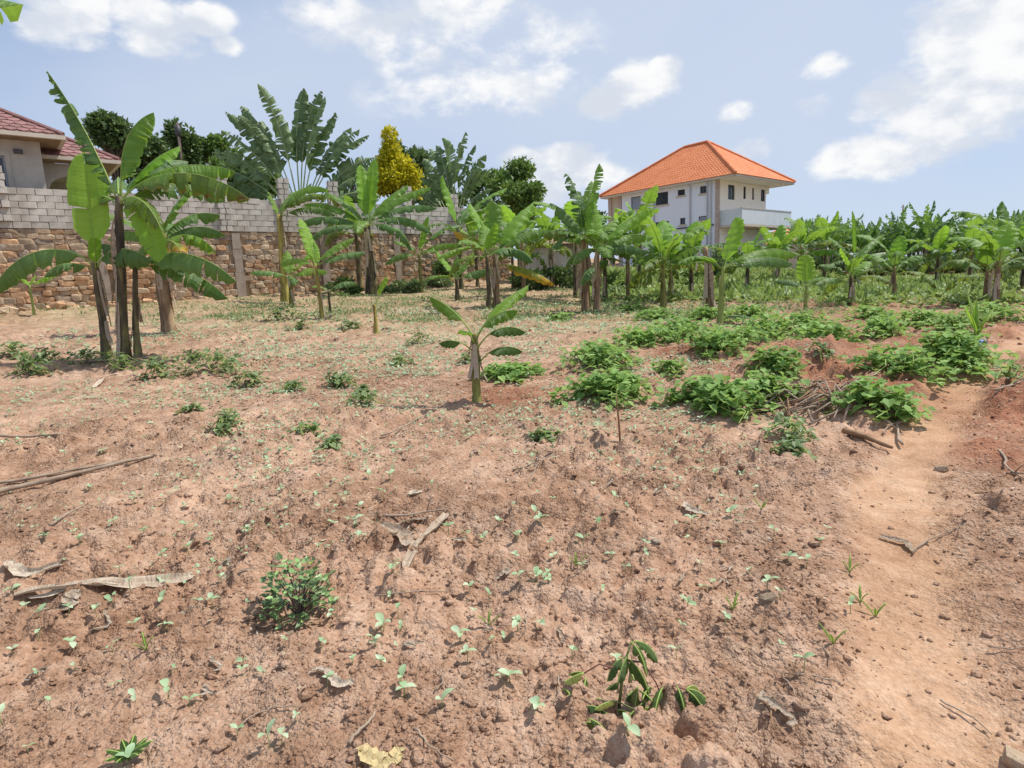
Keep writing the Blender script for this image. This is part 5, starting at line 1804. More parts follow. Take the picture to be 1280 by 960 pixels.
for lab, (x, y), w, h, n, mat in (
    ('dark leafy bushes below the tin shed', (1.78, 25.46), 1.7, .7, 2600, 'bush'),
    ('dense bush growing along the foot of the tin shed', (0.86, 26.68), 1.3, .6, 1700, 'bush'),
    ('tall scrub beside the bananas near the shed', (4.02, 23.10), 1.6, .6, 2200, 'crop'),
    ('dark round bush at the corner of the white house', (10.06, 30.70), 1.5, 1.2, 2400, 'bush'),
    ('weedy shrub in front of the stained part of the wall', (-3.08, 27.20), 1.2, .4, 1300, 'weed'),
    ('leafy weeds at the foot of the wall beside the rosette banana', (-4.23, 24.76), 1.2, .35, 1200, 'weed'),
    ('dark bush at the foot of the wall left of the rosette banana', (-6.18, 24.03), .8, .5, 1000, 'bush'),
    ('blue-green shrub with lobed leaves against the wall end', (-3.02, 29.33), .8, 1.0, 900, 'bush'),
    ('scrubby bush between bananas and the compound wall', (6.84, 25.05), 1.8, .6, 2200, 'crop'),
):
    rng = np.random.default_rng(abs(hash(lab[:12])) % 1000 if False else int(x * 10 + y * 100) % 9999)
    root = thing('bush', lab, 'bush', (x, y, zg(x, y)), 0, 'bushes along the wall and shed')
    bl_ = crown(random.Random(int(x * 7 + y * 3)), 0, 0, h * .55, w, h * .7, 7, w * .6)
    V, F = leaf_cloud(rng, bl_, n, .15, 1.9)
    V[:, 2] = np.maximum(V[:, 2], .01)
    link('foliage', mesh_np('foliage', V, F, M[mat]), root)['kind'] = 'stuff'
    mb = MB()
    for b in bl_:
        mb.tube([(0, 0, -.05), (b[0] * .5, b[1] * .5, b[2] * .6), b[:3]], [.02, .014, .006], 5)
    mb.build('stems', M['bark'], root)


def broad_leaf(V, F, c, d, s, w, rng):
    """heart-shaped leaf of six points, bent along its middle"""
    d = Vector(d).normalized()
    la = d.cross(Vector((0, 0, 1)))
    la = la.normalized() if la.length > .05 else Vector((1, 0, 0))
    up = la.cross(d)
    k = rng.uniform(.05, .22)
    i = len(V)
    c = Vector(c)
    V += [c, c - d * s * .12 + la * w * .32 + up * s * k * .5, c + d * s * .3 + la * w * .5 + up * s * k, c + d * s, c + d * s * .3 - la * w * .5 + up * s * k, c - d * s * .12 - la * w * .32 + up * s * k * .5, c + d * s * .4]
    F += [(i, i + 1, i + 2), (i, i + 2, i + 6), (i + 2, i + 3, i + 6), (i, i + 6, i + 4), (i + 6, i + 3, i + 4), (i, i + 4, i + 5)]


def vine_plant(x, y, r, h, n, label, seed, mat='vine', size=.10, name='sweet_potato_plant', group='sweet potato plants on the mounds', cat='potato plant', stems=9, lift=.0):
    rng = random.Random(seed)
    z0 = zg(x, y)
    root = thing(name, label, cat, (x, y, z0), 0, group)
    V, F = [], []
    mb = MB()
    arms = []
    for k in range(stems):
        a = rng.uniform(0, 6.28)
        ln = r * rng.uniform(.45, 1.4)
        pts = []
        for q in range(6):
            t = q / 5
            px_, py_ = ln * t * math.cos(a + .5 * t * rng.uniform(-1, 1)), ln * t * math.sin(a + .3 * t)
            pts.append((px_, py_, zg(x + px_, y + py_) - z0 + lift * (1 - t) + h * .9 * math.sin(math.pi * min(1, t * .8 + .12)) * rng.uniform(.5, 1)))
        arms.append(pts)
        mb.tube(pts, [.006] * 6, 4)
    per = max(1, n // stems)
    for pts in arms:
        for _ in range(per):
            t = rng.random() ** .8 * 4.99
            q = int(t)
            p = Vector(pts[q]).lerp(Vector(pts[q + 1]), t - q) + Vector((rng.gauss(0, .08 * r / .4), rng.gauss(0, .08 * r / .4), rng.uniform(-.10, .09) * h / .15))
            p.z = max(p.z, .02 + .4 * (pts[q][2] - .9 * h))
            a = rng.uniform(0, 6.28)
            s = size * rng.uniform(.6, 1.25)
            broad_leaf(V, F, p, (math.cos(a), math.sin(a), rng.uniform(-1.0, .15)), s, s * 1.05, rng)
    me = bpy.data.meshes.new('foliage')
    me.from_pydata([tuple(v) for v in V], [], F)
    me.materials.append(M[mat])
    link('foliage', me, root)['kind'] = 'stuff'
    mb.build('vine', M['rib'], root)
    return root


def zg_fast_setup():
    pass


for k, (x, y, r, h, n) in enumerate(MOUNDS):
    lab = 'leafy green sweet potato plant sprawling over a red soil mound'
    if k == 4:
        lab = 'low sweet potato plant growing right beside the lone young banana'
    elif k == 17:
        lab = 'sweet potato plant at the end of the heap of dry sticks, by the path'
    elif k == 1:
        lab = 'dense sweet potato plant behind the thin upright stem'
    elif k == 7:
        lab = 'sweet potato plant on the near side of the heap of dry sticks'
    elif k == 21:
        lab = 'sweet potato plant beside the two low brown-stemmed bananas'
    elif k == 23:
        lab = 'sweet potato plant at the foot of the dead brown banana stem'
    elif k == 22:
        lab = 'smallest sweet potato plant, thin and alone between two rows'
    elif k == 18:
        lab = 'tall bushy sweet potato plant with a maize shoot beside the path'
    vine_plant(x, y, r, max(.13, h * 1.25), int(n * 3.0), lab, 400 + k, size=.076 + .0015 * y, stems=18)

# weeds in the open soil
weeds = [((-2.80, 5.99), .24, 60, 'flat grey-green weed with a stone in it'), ((-3.50, 6.63), .12, 30, 'small upright weed tuft'), ((-4.89, 8.71), .42, 90, 'spreading weed patch below the three-stem clump'),
         ((-4.26, 9.06), .42, 90, 'bright spreading weed right of the three-stem clump'), ((-3.39, 8.06), .26, 50, 'low pale weed'), ((-2.16, 7.77), .22, 60, 'round bushy grey weed'), ((-1.77, 7.35), .13, 30, 'small green weed'),
         ((-1.63, 6.71), .2, 40, 'flat green weed'), ((-2.67, 7.62), .2, 30, 'thin yellowish weed'), ((-1.87, 5.73), .16, 22, 'light green open weed'), ((-1.53, 5.23), .12, 40, 'small dark weed casting a shadow'),
         ((0.22, 5.19), .15, 40, 'low grey-green weed by itself'), ((-7.31, 9.44), .4, 80, 'wide weed patch'), ((-8.89, 11.08), .4, 60, 'weed patch near the wall side'), ((-7.87, 10.60), .3, 50, 'pale weed'),
         ((2.27, 5.02), .26, 70, 'grey-leaved weed at the end of the stick heap'), ((2.10, 4.58), .14, 34, 'small weed below the grey-leaved weed'), ((-5.73, 15.81), .5, 70, 'weed by the wall bananas'), ((-3.47, 13.81), .3, 40, 'weed tuft'),
         ((-4.60, 14.04), .3, 30, 'weed tuft'), ((3.59, 20.93), .5, 70, 'weed tuft'), ((6.11, 8.26), .2, 30, 'weed'), ((5.08, 6.32), .25, 40, 'pale weed'), ((3.68, 7.45), .2, 30, 'weed'), ((-0.63, 9.12), .2, 24, 'weed'),
         ((-6.01, 9.54), .3, 40, 'weed at the foot of the clump'), ((-6.95, 10.23), .3, 40, 'weed'), ((-5.20, 10.14), .3, 40, 'weed'), ((-1.67, 9.31), .2, 30, 'weed'), ((-1.56, 11.32), .3, 30, 'weed')]
for k, ((x, y), r, n, lab) in enumerate(weeds):
    full = lab if len(lab.split()) >= 4 else 'small grey-green weed growing in the tilled soil'
    vine_plant(x, y, r, r * .55, n * 2, full, 500 + k, 'weed', .035 + .004 * y, 'weed', 'weeds scattered over the tilled soil', 'weed', 7, lift=r * .2)

# the leafy shrub close to the camera: every leaf a piece
x, y = (-1.03, 2.69)
sh = thing('leafy_shrub', 'compact dark green shrub with small rounded leaves alone in the soil', 'shrub', (x, y, zg(x, y)))
M['shrub_leaf'] = simple('shrub_leaf', (.11, .20, .06), (.24, .34, .13), 6, 0.4, 0.1, 0.003, spec=.45, vary=.45)
M['shrub_tip'] = simple('shrub_tip_leaf', (.18, .30, .03), (.28, .42, .05), 6, 0.45, 0.1, 0.003, vary=.2)
lm = []
for k in range(3):
    V, F = [], []
    broad_leaf(V, F, (0, 0, 0), (1, 0, .12 * k), .040, .030, random.Random(k))
    for mt in ('shrub_leaf', 'shrub_tip'):
        me = bpy.data.meshes.new('leaf')
        me.from_pydata([tuple(v) for v in V], [], F)
        me.materials.append(M[mt])
        lm.append(me)
rs = random.Random(77)
mb = MB()
for k in range(295):
    # leaves fill a dome, thinner inside
    d = Vector((rs.gauss(0, 1), rs.gauss(0, 1), abs(rs.gauss(0, 1)) * .9)).normalized() * (.45 + .55 * rs.random() ** .5) * rs.uniform(.85, 1.12)
    p = Vector((d.x * .17, d.y * .16, .03 + d.z * .27))
    o = link('leaf', lm[2 * rs.randrange(3) + (1 if (d.z > .75 and rs.random() < .16) else 0)], sh, p)
    o.rotation_euler = (rs.uniform(-.6, .6), rs.uniform(-.6, .4), math.atan2(d.y, d.x) + rs.gauss(0, .8))
    s_ = rs.uniform(.55, 1.1)
    o.scale = (s_, s_, s_)
    if k % 8 == 0:
        mb.tube([(0, 0, -.02), (p.x * .45, p.y * .45, p.z * .55), tuple(p)], [.004, .003, .0015], 5)
mb.build('stem', M['bark'], sh)

# the wilting plant near the camera
x, y = (0.36, 2.02)
wp = thing('wilted_plant', 'wilting plant with limp dark green leaves folded over its reddish stems', 'plant', (x, y, zg(x, y)))
wp.scale = (1.05, 1.05, 1.0)
M['wilt'] = banana_leaf_mat('limp_leaf', (.055, .13, .035), (.18, .29, .075), (.28, .42, .07), rough=.6, tr=.3)
M['wilt_yellow'] = banana_leaf_mat('limp_leaf_yellow', (.16, .20, .04), (.40, .40, .10), (.5, .5, .1), rough=.5, tr=.25)
M['red_stem'] = simple('reddish_stem', (.16, .06, .05), (.28, .13, .09), 8, .6, 0)
M['green_stem'] = simple('green_stem', (.12, .14, .05), (.22, .24, .08), 8, .6, 0)
rs = random.Random(5)


def limp(p, az, L, W, e0, e1, kind='wilt', **kw):
    me = leaf_geo(L, W * 1.7, e0, e1, pet=.12, seed=rs.randrange(999), N=10, bend=.6, ribr=.0010, twist=rs.uniform(-70, 70), tat=.12, f0=kw.get('f0', -35), f1=kw.get('f1', -60), wav=.05).mesh('leaf', [M[kind], M['rib']], True)
    return link('leaf', me, wp, p, (0, 0, rad(az)))


for pts, mt, r in (([(-.03, .0, -.02), (-.02, 0, .08), (.0, .01, .18), (.02, .02, .24)], 'green_stem', .006), ([(.0, .02, .17), (.06, .02, .16), (.10, 0, .09), (.11, -.01, .06)], 'red_stem', .004),
                   ([(-.02, .0, .15), (-.09, .02, .16), (-.14, .03, .12)], 'red_stem', .0035), ([(.11, -.01, .06), (.15, -.03, .10), (.19, -.04, .09)], 'red_stem', .0035), ([(-.06, -.02, -.01), (-.04, -.03, .05), (.02, -.04, .02)], 'green_stem', .004)):
    MB().tube(pts, [r * (1 - .15 * k) for k in range(len(pts))], 6).build('stem', M[mt], wp, True)
for p, az, L, W, e0, e1, kd in (((.02, .02, .24), 10, .15, .035, 10, -85, 'wilt'), ((.02, .02, .24), -60, .13, .03, 0, -88, 'wilt'), ((.0, .01, .19), 180, .12, .03, -10, -88, 'wilt'), ((.0, .01, .19), -30, .16, .04, -20, -88, 'wilt'), ((.01, .01, .2), 220, .11, .03, -20, -80, 'wilt'),
                              ((-.14, .03, .12), 190, .08, .03, 10, -40, 'wilt_yellow'), ((-.14, .03, .12), 150, .07, .03, 10, -50, 'wilt_yellow'), ((.19, -.04, .09), 0, .12, .035, 10, -80, 'wilt'), ((.19, -.04, .09), -40, .13, .035, -10, -85, 'wilt'), ((.16, -.03, .10), -80, .12, .035, -5, -85, 'wilt'), ((.12, -.01, .08), -120, .13, .03, 20, -60, 'wilt'), ((.19, -.04, .09), 40, .1, .03, 20, -70, 'wilt_yellow'),
                              ((.02, -.04, .02), 0, .10, .03, 25, -20, 'wilt_yellow'), ((-.04, -.03, .05), 200, .09, .02, 30, -30, 'wilt_yellow'), ((.02, -.04, .03), 70, .08, .03, 40, 10, 'wilt_yellow'), ((-.02, 0, .1), 190, .06, .025, 10, -50, 'wilt')):
    limp(p, az, L, W, e0, e1, kd)
for k in range(14):
    a = rs.uniform(0, 6.28)
    q = rs.uniform(.03, .17)
    limp((q * math.cos(a) * 1.2, q * math.sin(a), rs.uniform(.015, .10)), rs.uniform(0, 360), rs.uniform(.05, .11), rs.uniform(.018, .035), rs.uniform(0, 50), rs.uniform(-70, 0), rs.choice(('wilt', 'wilt', 'wilt_yellow')))

# ------------------------------------------------------------------ seedlings
M['seed_leaf'] = None
m = Mat('seedling_leaf', .5, .35)
n = m.noise(m.coord('Object'), 40, 3, .5)
cc = m.ramp(m.math('ADD', m.math('MULTIPLY', n, .4), m.math('MULTIPLY', m.rnd(), .6)), [(.2, (.30, .46, .24)), (.5, (.42, .57, .34)), (.8, (.54, .66, .45))])
m.base(cc)
m.translucent(m.mix(.5, cc, (.5, .7, .32)), .32)
M['seed_leaf'] = m.m


def seed_leaf_mesh(L, W, k):
    """oval leaf, cupped along the middle"""
    V, F = [], []
    n = 6
    for q in range(n + 1):
        t = q / n
        w = W * .5 * math.sin(math.pi * (t * .93 + .035)) ** .75
        z = .25 * L * t * (1 - t) * (1 + .3 * k) - .12 * L * t * t * k
        V += [(L * t, -w, z + w * .35), (L * t, 0, z), (L * t, w, z + w * .35)]
    for q in range(n):
        for s in (0, 1):
            i = q * 3 + s
            F.append((i, i + 1, i + 4, i + 3))
    me = bpy.data.meshes.new('leaf')
    me.from_pydata(V, [], F)
    me.materials.append(M['seed_leaf'])
    me.polygons.foreach_set('use_smooth', [True] * len(F))
    return me


seed_leaves = [seed_leaf_mesh(.042, .026, k) for k in (0, .6, 1.2)] + [seed_leaf_mesh(.05, .03, .9), seed_leaf_mesh(.036, .028, .3)]
stem_meshes = []
for k in range(3):
    mm = MB()
    mm.tube([(0, 0, -.01), (.003 * k, .002, .02), (.005 * k - .004, 0, .04)], [.0022, .0019, .0016], 5)
    stem_meshes.append(mm.mesh('stem', M['rib_pale'], True))
SEED = [(-2.70, 3.61), (-2.24, 3.56), (-1.94, 3.45), (-2.02, 3.34), (-1.81, 3.48), (-2.27, 3.45), (-2.52, 3.41), (-2.72, 3.42), (-1.62, 3.56), (-1.68, 3.22), (-1.54, 3.02), (-2.13, 3.14), (-1.55, 2.79), (-1.73, 2.82), (-1.44, 2.72), (-1.25, 2.66), (-1.91, 2.87), (-1.97, 2.80), (-2.01, 2.75), (-2.09, 2.69), (-1.79, 2.67), (-2.15, 2.57), (-1.97, 2.52), (-1.76, 2.47), (-1.59, 2.58), (-2.18, 2.46), (-1.84, 2.35), (-1.40, 2.29), (-1.97, 2.31), (-1.36, 2.16), (-1.47, 2.14), (-1.25, 2.11), (-1.15, 2.34), (-1.12, 2.27), (-1.03, 2.25), (-1.00, 2.42), (-0.85, 2.42), (-0.69, 2.30), (-0.75, 2.16), (-0.81, 1.98), (-0.87, 1.88), (-0.83, 1.89), (-1.00, 1.94), (-1.89, 2.04), (-0.62, 2.39), (-0.62, 2.54), (-0.57, 2.28), (-2.40, 2.82), (-2.55, 2.95), (-0.30, 2.02), (-0.46, 2.14), (-0.45, 2.10), (-0.09, 2.15), (-0.06, 2.15), (0.04, 1.99), (-0.23, 2.30), (-0.27, 2.43), (-0.13, 2.37), (-0.08, 2.40), (-0.02, 2.44), (0.08, 2.47), (-0.15, 2.69), (-0.22, 2.61), (-0.53, 2.52), (-0.56, 2.61), (-0.61, 2.52), (-0.62, 2.40), (-0.53, 2.40), (-0.57, 2.28), (-0.69, 2.30), (-0.62, 2.95), (-0.62, 2.87), (-0.62, 2.74), (-0.24, 2.74), (-0.02, 3.05), (0.08, 2.83), (0.13, 2.80), (-0.01, 2.79), (-0.02, 3.62), (-0.11, 3.47), (0.13, 3.43), (-0.41, 3.46), (-0.30, 3.36), (-0.20, 3.34), (-0.89, 3.31), (0.11, 3.61), (0.12, 3.44), (-0.01, 3.33), (0.18, 3.10), (0.07, 2.83), (0.13, 2.79), (-0.02, 2.44), (0.07, 2.48), (0.53, 2.95), (0.67, 3.11), (0.64, 3.00), (0.88, 2.86), (0.84, 2.71), (0.89, 2.70), (1.25, 3.50), (1.08, 3.16), (1.38, 3.21), (1.13, 2.67), (1.10, 2.48), (1.01, 2.25), (0.82, 2.34), (0.73, 2.55), (0.59, 2.22), (1.02, 2.08), (0.04, 1.98), (0.32, 1.77), (1.42, 2.50), (1.57, 3.09), (1.70, 3.25), (1.12, 2.86), (1.33, 2.90), (1.41, 2.89), (-4.39, 5.41), (-3.94, 5.32), (-2.70, 4.91), (-2.74, 4.61), (-2.25, 4.35), (-1.92, 4.12), (-2.56, 4.01), (-2.06, 3.69), (-2.24, 3.56), (-2.56, 3.78), (-1.92, 3.44), (-2.02, 3.34), (-1.80, 3.46), (-2.73, 3.43), (-2.52, 3.41), (-2.71, 3.64), (-1.50, 3.86), (-1.40, 3.58), (-1.61, 3.54), (-1.22, 3.92), (-1.37, 4.09), (-1.94, 4.68), (-1.09, 4.46), (-1.90, 5.08), (-2.32, 5.05), (-1.23, 4.24), (-5.16, 7.53), (-3.77, 4.69), (-3.48, 5.74), (-5.00, 6.88), (-1.96, 4.10), (-0.89, 3.31), (-2.57, 4.62), (-3.16, 4.96), (-1.94, 4.72)]
rs = random.Random(31)


def field_ok(x, y):
    return float(path_mask(np.array([x]), np.array([y]))[0]) < .2 and x < 1.25 + .32 * y


tries = 0
while len(SEED) < 300:
    r = 2.2 * (11 / 2.2) ** rs.random()
    a = rad(rs.uniform(-43, 22))
    x, y = r * math.sin(a), r * math.cos(a)
    if field_ok(x, y) and all((x - u) ** 2 + (y - v) ** 2 > .02 for u, v in SEED):
        SEED.append((x, y))
for k, (x, y) in enumerate(SEED):
    z = zg(x, y) + .006
    root = thing('seedling', 'pale green bean seedling with two rounded leaves in the tilled soil', 'seedling', (x, y, z), rs.uniform(0, 6.28), 'bean seedlings scattered over the tilled soil')
    s = rs.uniform(.5, 1.1) * (1 + .02 * y)
    hs = rs.uniform(.5, 1.35)
    link('stem', stem_meshes[k % 3], root, (0, 0, 0), None, (s, s, s * hs))
    nl = 2 if rs.random() < .72 else 3
    a0 = rs.uniform(0, 6.28)
    for q in range(nl):
        a = a0 + q * 6.283 / nl + rs.uniform(-.5, .5)
        o = link('leaf', seed_leaves[rs.randrange(5)], root, (.002, 0, .038 * s * hs), (rs.uniform(-.4, .4), -rs.uniform(-.1, .75), a), s * rs.uniform(.75, 1.15))

# far seedlings, ground weeds and dry litter: too many to count


def scatter_cards(name, label, cat, mat, n, sampler, size, upness, seed, lift=.01, aspect=1.7, per=1, spread=.0):
    rng = np.random.default_rng(seed)
    x, y = sampler(rng, n)
    z = gz(x, y)
    x, y, z = np.repeat(x, per), np.repeat(y, per), np.repeat(z, per)
    c = len(x)
    x = x + rng.normal(size=c) * spread
    y = y + rng.normal(size=c) * spread
    C = np.stack([x, y, z + lift * (.4 + rng.random(c))], 1)
    a = rng.uniform(0, 6.28, c)
    ax = np.stack([np.cos(a), np.sin(a), rng.uniform(upness[0], upness[1], c)], 1)
    ax /= np.linalg.norm(ax, axis=1)[:, None]
    la = np.cross(ax, np.array([0, 0, 1.0]) + rng.normal(size=(c, 3)) * .35)
    la /= np.linalg.norm(la, axis=1)[:, None]
    nr = np.cross(ax, la)
    s = (size(x, y) * (.55 + .9 * rng.random(c)))[:, None]
    w = s / aspect
    V = np.stack([C, C + ax * s * .5 + la * w * .5 + nr * w * .2, C + ax * s + nr * s * rng.uniform(-.15, .15, c)[:, None], C + ax * s * .5 - la * w * .5 + nr * w * .2], 1).reshape(-1, 3)
    i = (np.arange(c) * 4)[:, None]
    F = np.concatenate([i + np.array([[0, 1, 2]]), i + np.array([[0, 2, 3]])], 0)
    o = link(name, mesh_np(name, V, F, M[mat]))
    o['kind'] = 'stuff'
    tag(o, label, cat)
    return o


def samp(amin, amax, rmin, rmax, cond=None, noise_s=None):
    def f(rng, n):
        X, Y = np.zeros(0), np.zeros(0)
        while len(X) < n:
            r = rmin * (rmax / rmin) ** rng.random(n * 2)
            a = np.radians(rng.uniform(amin, amax, n * 2))
            x, y = r * np.sin(a), r * np.cos(a)
            k = np.ones(len(x), bool)
            if cond is not None:
                k &= cond(x, y, rng)
            if noise_s:
                k &= rng.random(len(x)) < sstep(vnoise(x / noise_s, y / noise_s, 15), .25, .75)
            X, Y = np.concatenate([X, x[k]]), np.concatenate([Y, y[k]])
        return X[:n], Y[:n]
    return f


def front_of_wall(x, y):
    return (-(x - WX) * math.sin(WALL_AZ) + (y - WY) * math.cos(WALL_AZ)) < -.25


scatter_cards('seedling_carpet', 'countless tiny pale green seedlings covering the farther field', 'seedlings', 'pale_leaf', 7000, samp(-44, 22, 3.4, 19, lambda x, y, rng: (x < 1.2 + .2 * y) & front_of_wall(x, y) & (path_mask(x, y) < .2) & (rng.random(len(x)) < .12 + .88 * sstep(y, 3.5, 9.0)), .9), lambda x, y: .012 + .0036 * y, (.0, .8), 41, .03, 1.5, 2, .02)
scatter_cards('ground_weeds', 'low pale green ground weeds before the wall and bananas', 'weeds', 'weed', 9000, samp(-44, 28, 13.5, 26, lambda x, y, rng: front_of_wall(x, y) & (y > 14.0 - .25 * x * (x < 0)), .8), lambda x, y: .07 + 0 * x, (.1, 1.6), 42, .05, 2.2, 2, .06)
scatter_cards('dry_litter', 'bits of dry straw and leaf litter strewn over the field', 'litter', 'litter', 17000, samp(-44, 45, 2.2, 22, lambda x, y, rng: front_of_wall(x, y) & (rng.random(len(x)) > path_mask(x, y) * .85) & (rng.random(len(x)) < .12 + .88 * sstep(y, 2.8, 6.5)), .7), lambda x, y: (.010 + .0038 * y) * (.5 + vnoise(x * 40, y * 40, 3)), (-.15, .3), 43, .02, 3.0)


def in_crop(x, y, rng):
    u = x / y
    edge = 15.5 + 3.0 * np.clip((.75 - u) / .6, 0, 1.2) + 1.2 * (vnoise(x / 2, y / 2, 19) - .5)
    return (y > edge) & (y < 46) & (u > .12) & (rng.random(len(x)) < (.25 + .75 * sstep(y, edge, edge + 5)) * (.25 + .9 * sstep(vnoise(x / 1.4, y / 1.4, 23), .25, .6)))


for nm, lab, n, sz, up, sd, asp, per in (('bean_field', 'green bean and maize crop filling the field before the plantation', 8000, .15, (.0, .9), 44, 1.5, 4),
                                        ('maize_blades', 'upright maize blades standing in the bean crop', 900, .28, (.8, 3), 45, 5.0, 3)):
    scatter_cards(nm, lab, 'crop', 'crop', n, samp(6, 46, 15, 46, in_crop), lambda x, y, s_=sz: s_ + .002 * y, up, sd, .10, asp, per, .07)
# undergrowth below the plantation
scatter_cards('plantation_undergrowth', 'dark undergrowth beneath the plantation bananas', 'undergrowth', 'bush', 6000, samp(22, 46, 47, 80), lambda x, y: .7 + 0 * x, (.2, 2.0), 46, .5, 2.5, 2, .3)

# ------------------------------------------------------------------ dry leaves, sticks and litter on the soil


def ground_pts(ax, ay, bx, by, n, lift=.012, wob=.02, seed=0):
    rng = random.Random(seed)
    out = []
    for k in range(n + 1):
        t = k / n
        dx, dy = bx - ax, by - ay
        l = math.hypot(dx, dy) or 1
        w = wob * math.sin(t * 5 + seed) + rng.uniform(-wob, wob) * .4
        x, y = ax + dx * t - dy / l * w, ay + dy * t + dx / l * w
        out.append((x, y, zg(x, y) + lift))
    # a stiff thing bridges hollows
    zs = [p[2] for p in out]
    base = zs
    for _ in range(5):
        base = [max(base[k] - .004, .5 * (base[max(0, k - 1)] + base[min(n, k + 1)])) for k in range(n + 1)]
    return [(p[0], p[1], z) for p, z in zip(out, base)]


def stick(label, a, b, r, mat='twig', seed=0, wob=.02, name='stick', group=None, forks=0, lift=.01):
    P = ground_pts(*a, *b, 9, r + lift, wob, seed)
    mb = MB()
    o0 = Vector(P[0])
    Q = [tuple(Vector(p) - o0) for p in P]
    mb.tube(Q, [r * (1 - .5 * k / 9) * (1 + .12 * math.sin(k * 2.1 + seed)) for k in range(10)], 7)
    rng = random.Random(seed)
    for _ in range(forks):
        k = rng.randrange(2, 8)
        q = Vector(Q[k])
        d = (Vector(Q[k + 1]) - q).normalized()
        e = q + (d + Vector((rng.uniform(-1, 1), rng.uniform(-1, 1), rng.uniform(.1, .6)))).normalized() * rng.uniform(.08, .2)
        mb.tube([q, q.lerp(e, .5) + Vector((0, 0, .01)), e], [r * .5, r * .4, r * .2], 5)
    return tag(mb.build(name, M[mat], None, True, P[0]), label, 'stick', group)


def dry_leaf(label, a, b, w, seed, curl=.5, name='dry_leaf', mat='leaf_dry', group=None):
    """a crumpled strip of dead banana leaf lying along the soil"""
    rng = random.Random(seed)
    n = 14
    P = ground_pts(*a, *b, n, .012, .03, seed)
    o0 = Vector(P[0])
    mb = MB()
    rows = []
    for k, p in enumerate(P):
        t = k / n
        d = (Vector(P[min(k + 1, n)]) - Vector(P[max(k - 1, 0)])).normalized()
        la = d.cross(Vector((0, 0, 1))).normalized()
        ww = w * (.2 + .8 * math.sin(math.pi * (.05 + .88 * t)) ** .6) * rng.uniform(.9, 1.05)
        tw = curl * math.sin(t * 4 + seed) + rng.uniform(-.15, .15)
        row = []
        for j in range(7):
            v = (j - 3) / 3
            an = tw + curl * 1.4 * v
            row.append(Vector(p) - o0 + la * (v * ww * .5 * math.cos(an * .6)) + Vector((0, 0, abs(v) ** 1.5 * ww * .22 * abs(math.sin(an)) + .07 * ww * math.sin(5 * v + seed + t * 6) + .004)))
        rows.append(row)
    for k in range(n):
        for j in range(6):
            mb.quad([rows[k][j], rows[k][j + 1], rows[k + 1][j + 1], rows[k + 1][j]], [(k / n * .5, j / 6), (k / n * .5, (j + 1) / 6), ((k + 1) / n * .5, (j + 1) / 6), ((k + 1) / n * .5, j / 6)])
    return tag(mb.build(name, [M[mat]], None, True, P[0]), label, 'dry leaf', group)


M['leaf_pale'] = banana_leaf_mat('pale_fallen_leaf', (.52, .38, .16), (.68, .54, .28), (.6, .48, .2), rough=.7, tr=.15)
dry_leaf('long curled strip of dead banana leaf with a twisted end, in bare soil', (-2.47, 2.85), (-1.74, 3.14), .12, 1, .45)
dry_leaf('dark folded piece of dead leaf beside the long curled strip', (-2.82, 3.20), (-2.45, 3.13), .10, 2, .9)
dry_leaf('pale flat scrap of dead leaf under the long curled strip', (-2.19, 2.73), (-2.12, 2.84), .07, 3, .3)
dry_leaf('thin dry strip crossing the long curled leaf', (-2.44, 2.92), (-2.03, 2.97), .045, 4, .6)
dry_leaf('greyish folded dead leaf piece forming one arm of a V', (-0.82, 3.61), (-0.59, 3.17), .11, 5, .5)
dry_leaf('long pale dead leaf strip forming the other arm of the V', (-0.57, 2.92), (-0.47, 3.67), .085, 6, .6)
dry_leaf('small curled brown leaf strip lying beside pale seedlings', (-0.85, 2.25), (-0.64, 2.17), .05, 7, .7)
dry_leaf('large pale yellow fallen leaf at the bottom of the field', (-0.55, 1.80), (-0.41, 1.81), .075, 8, .08, mat='leaf_pale')
dry_leaf('small pointed dry leaf near the twiggy clump', (1.05, 3.74), (1.10, 3.52), .05, 9, .5)
dry_leaf('narrow dead leaf by two thin twigs near the path', (0.84, 1.96), (0.84, 1.83), .03, 10, .6)
dry_leaf('pale dry scrap at the edge of the sandy path', (2.05, 3.30), (2.07, 3.10), .05, 11, .5)
dry_leaf('light dry piece of banana sheath below the three-stem clump', (-5.49, 8.10), (-5.76, 9.08), .10, 12, .6)
dry_leaf('flat dry leaf beside the clump of straw', (-0.74, 3.58), (-0.52, 3.61), .04, 13, .4)
dry_leaf('dry leaf half buried near the spreading weed', (-0.75, 4.15), (-0.65, 4.04), .05, 14, .5)
rd_ = random.Random(14)
for k in range(26):
    r = 2.2 * (7 / 2.2) ** rd_.random()
    a = rad(rd_.uniform(-42, 24))
    x, y = r * math.sin(a), r * math.cos(a)
    an = rd_.uniform(0, 6.28)
    l = rd_.uniform(.03, .09)
    dry_leaf('small crumpled brown leaf fragment on the tilled soil', (x, y), (x + l * math.cos(an), y + l * math.sin(an)), rd_.uniform(.015, .035), 60 + k, .8, 'leaf_fragment', group='small dead leaf fragments on the soil')
stick('long dry leaf stalk, thickest of the bundle by the left field edge', (-3.85, 4.28), (-3.02, 5.11), .022, 'twig', 1, .02)
stick('thinner dry stalk lying along the long stalk', (-4.00, 4.53), (-3.17, 5.01), .014, 'twig', 2, .03)
stick('short dry stalk under the long stalk', (-3.61, 4.66), (-3.21, 4.92), .012, 'twig_dark', 3, .02)
stick('straight thin stick pointing towards the open soil', (-5.10, 5.88), (-4.33, 5.94), .016, 'twig', 4, .02)
stick('short pale stick below the bundle of stalks', (-2.93, 3.73), (-2.93, 4.05), .010, 'twig', 5, .01)
stick('curved bare twig near the bottom of the field', (-1.00, 1.96), (-0.82, 2.09), .0035, 'twig', 6, .04)
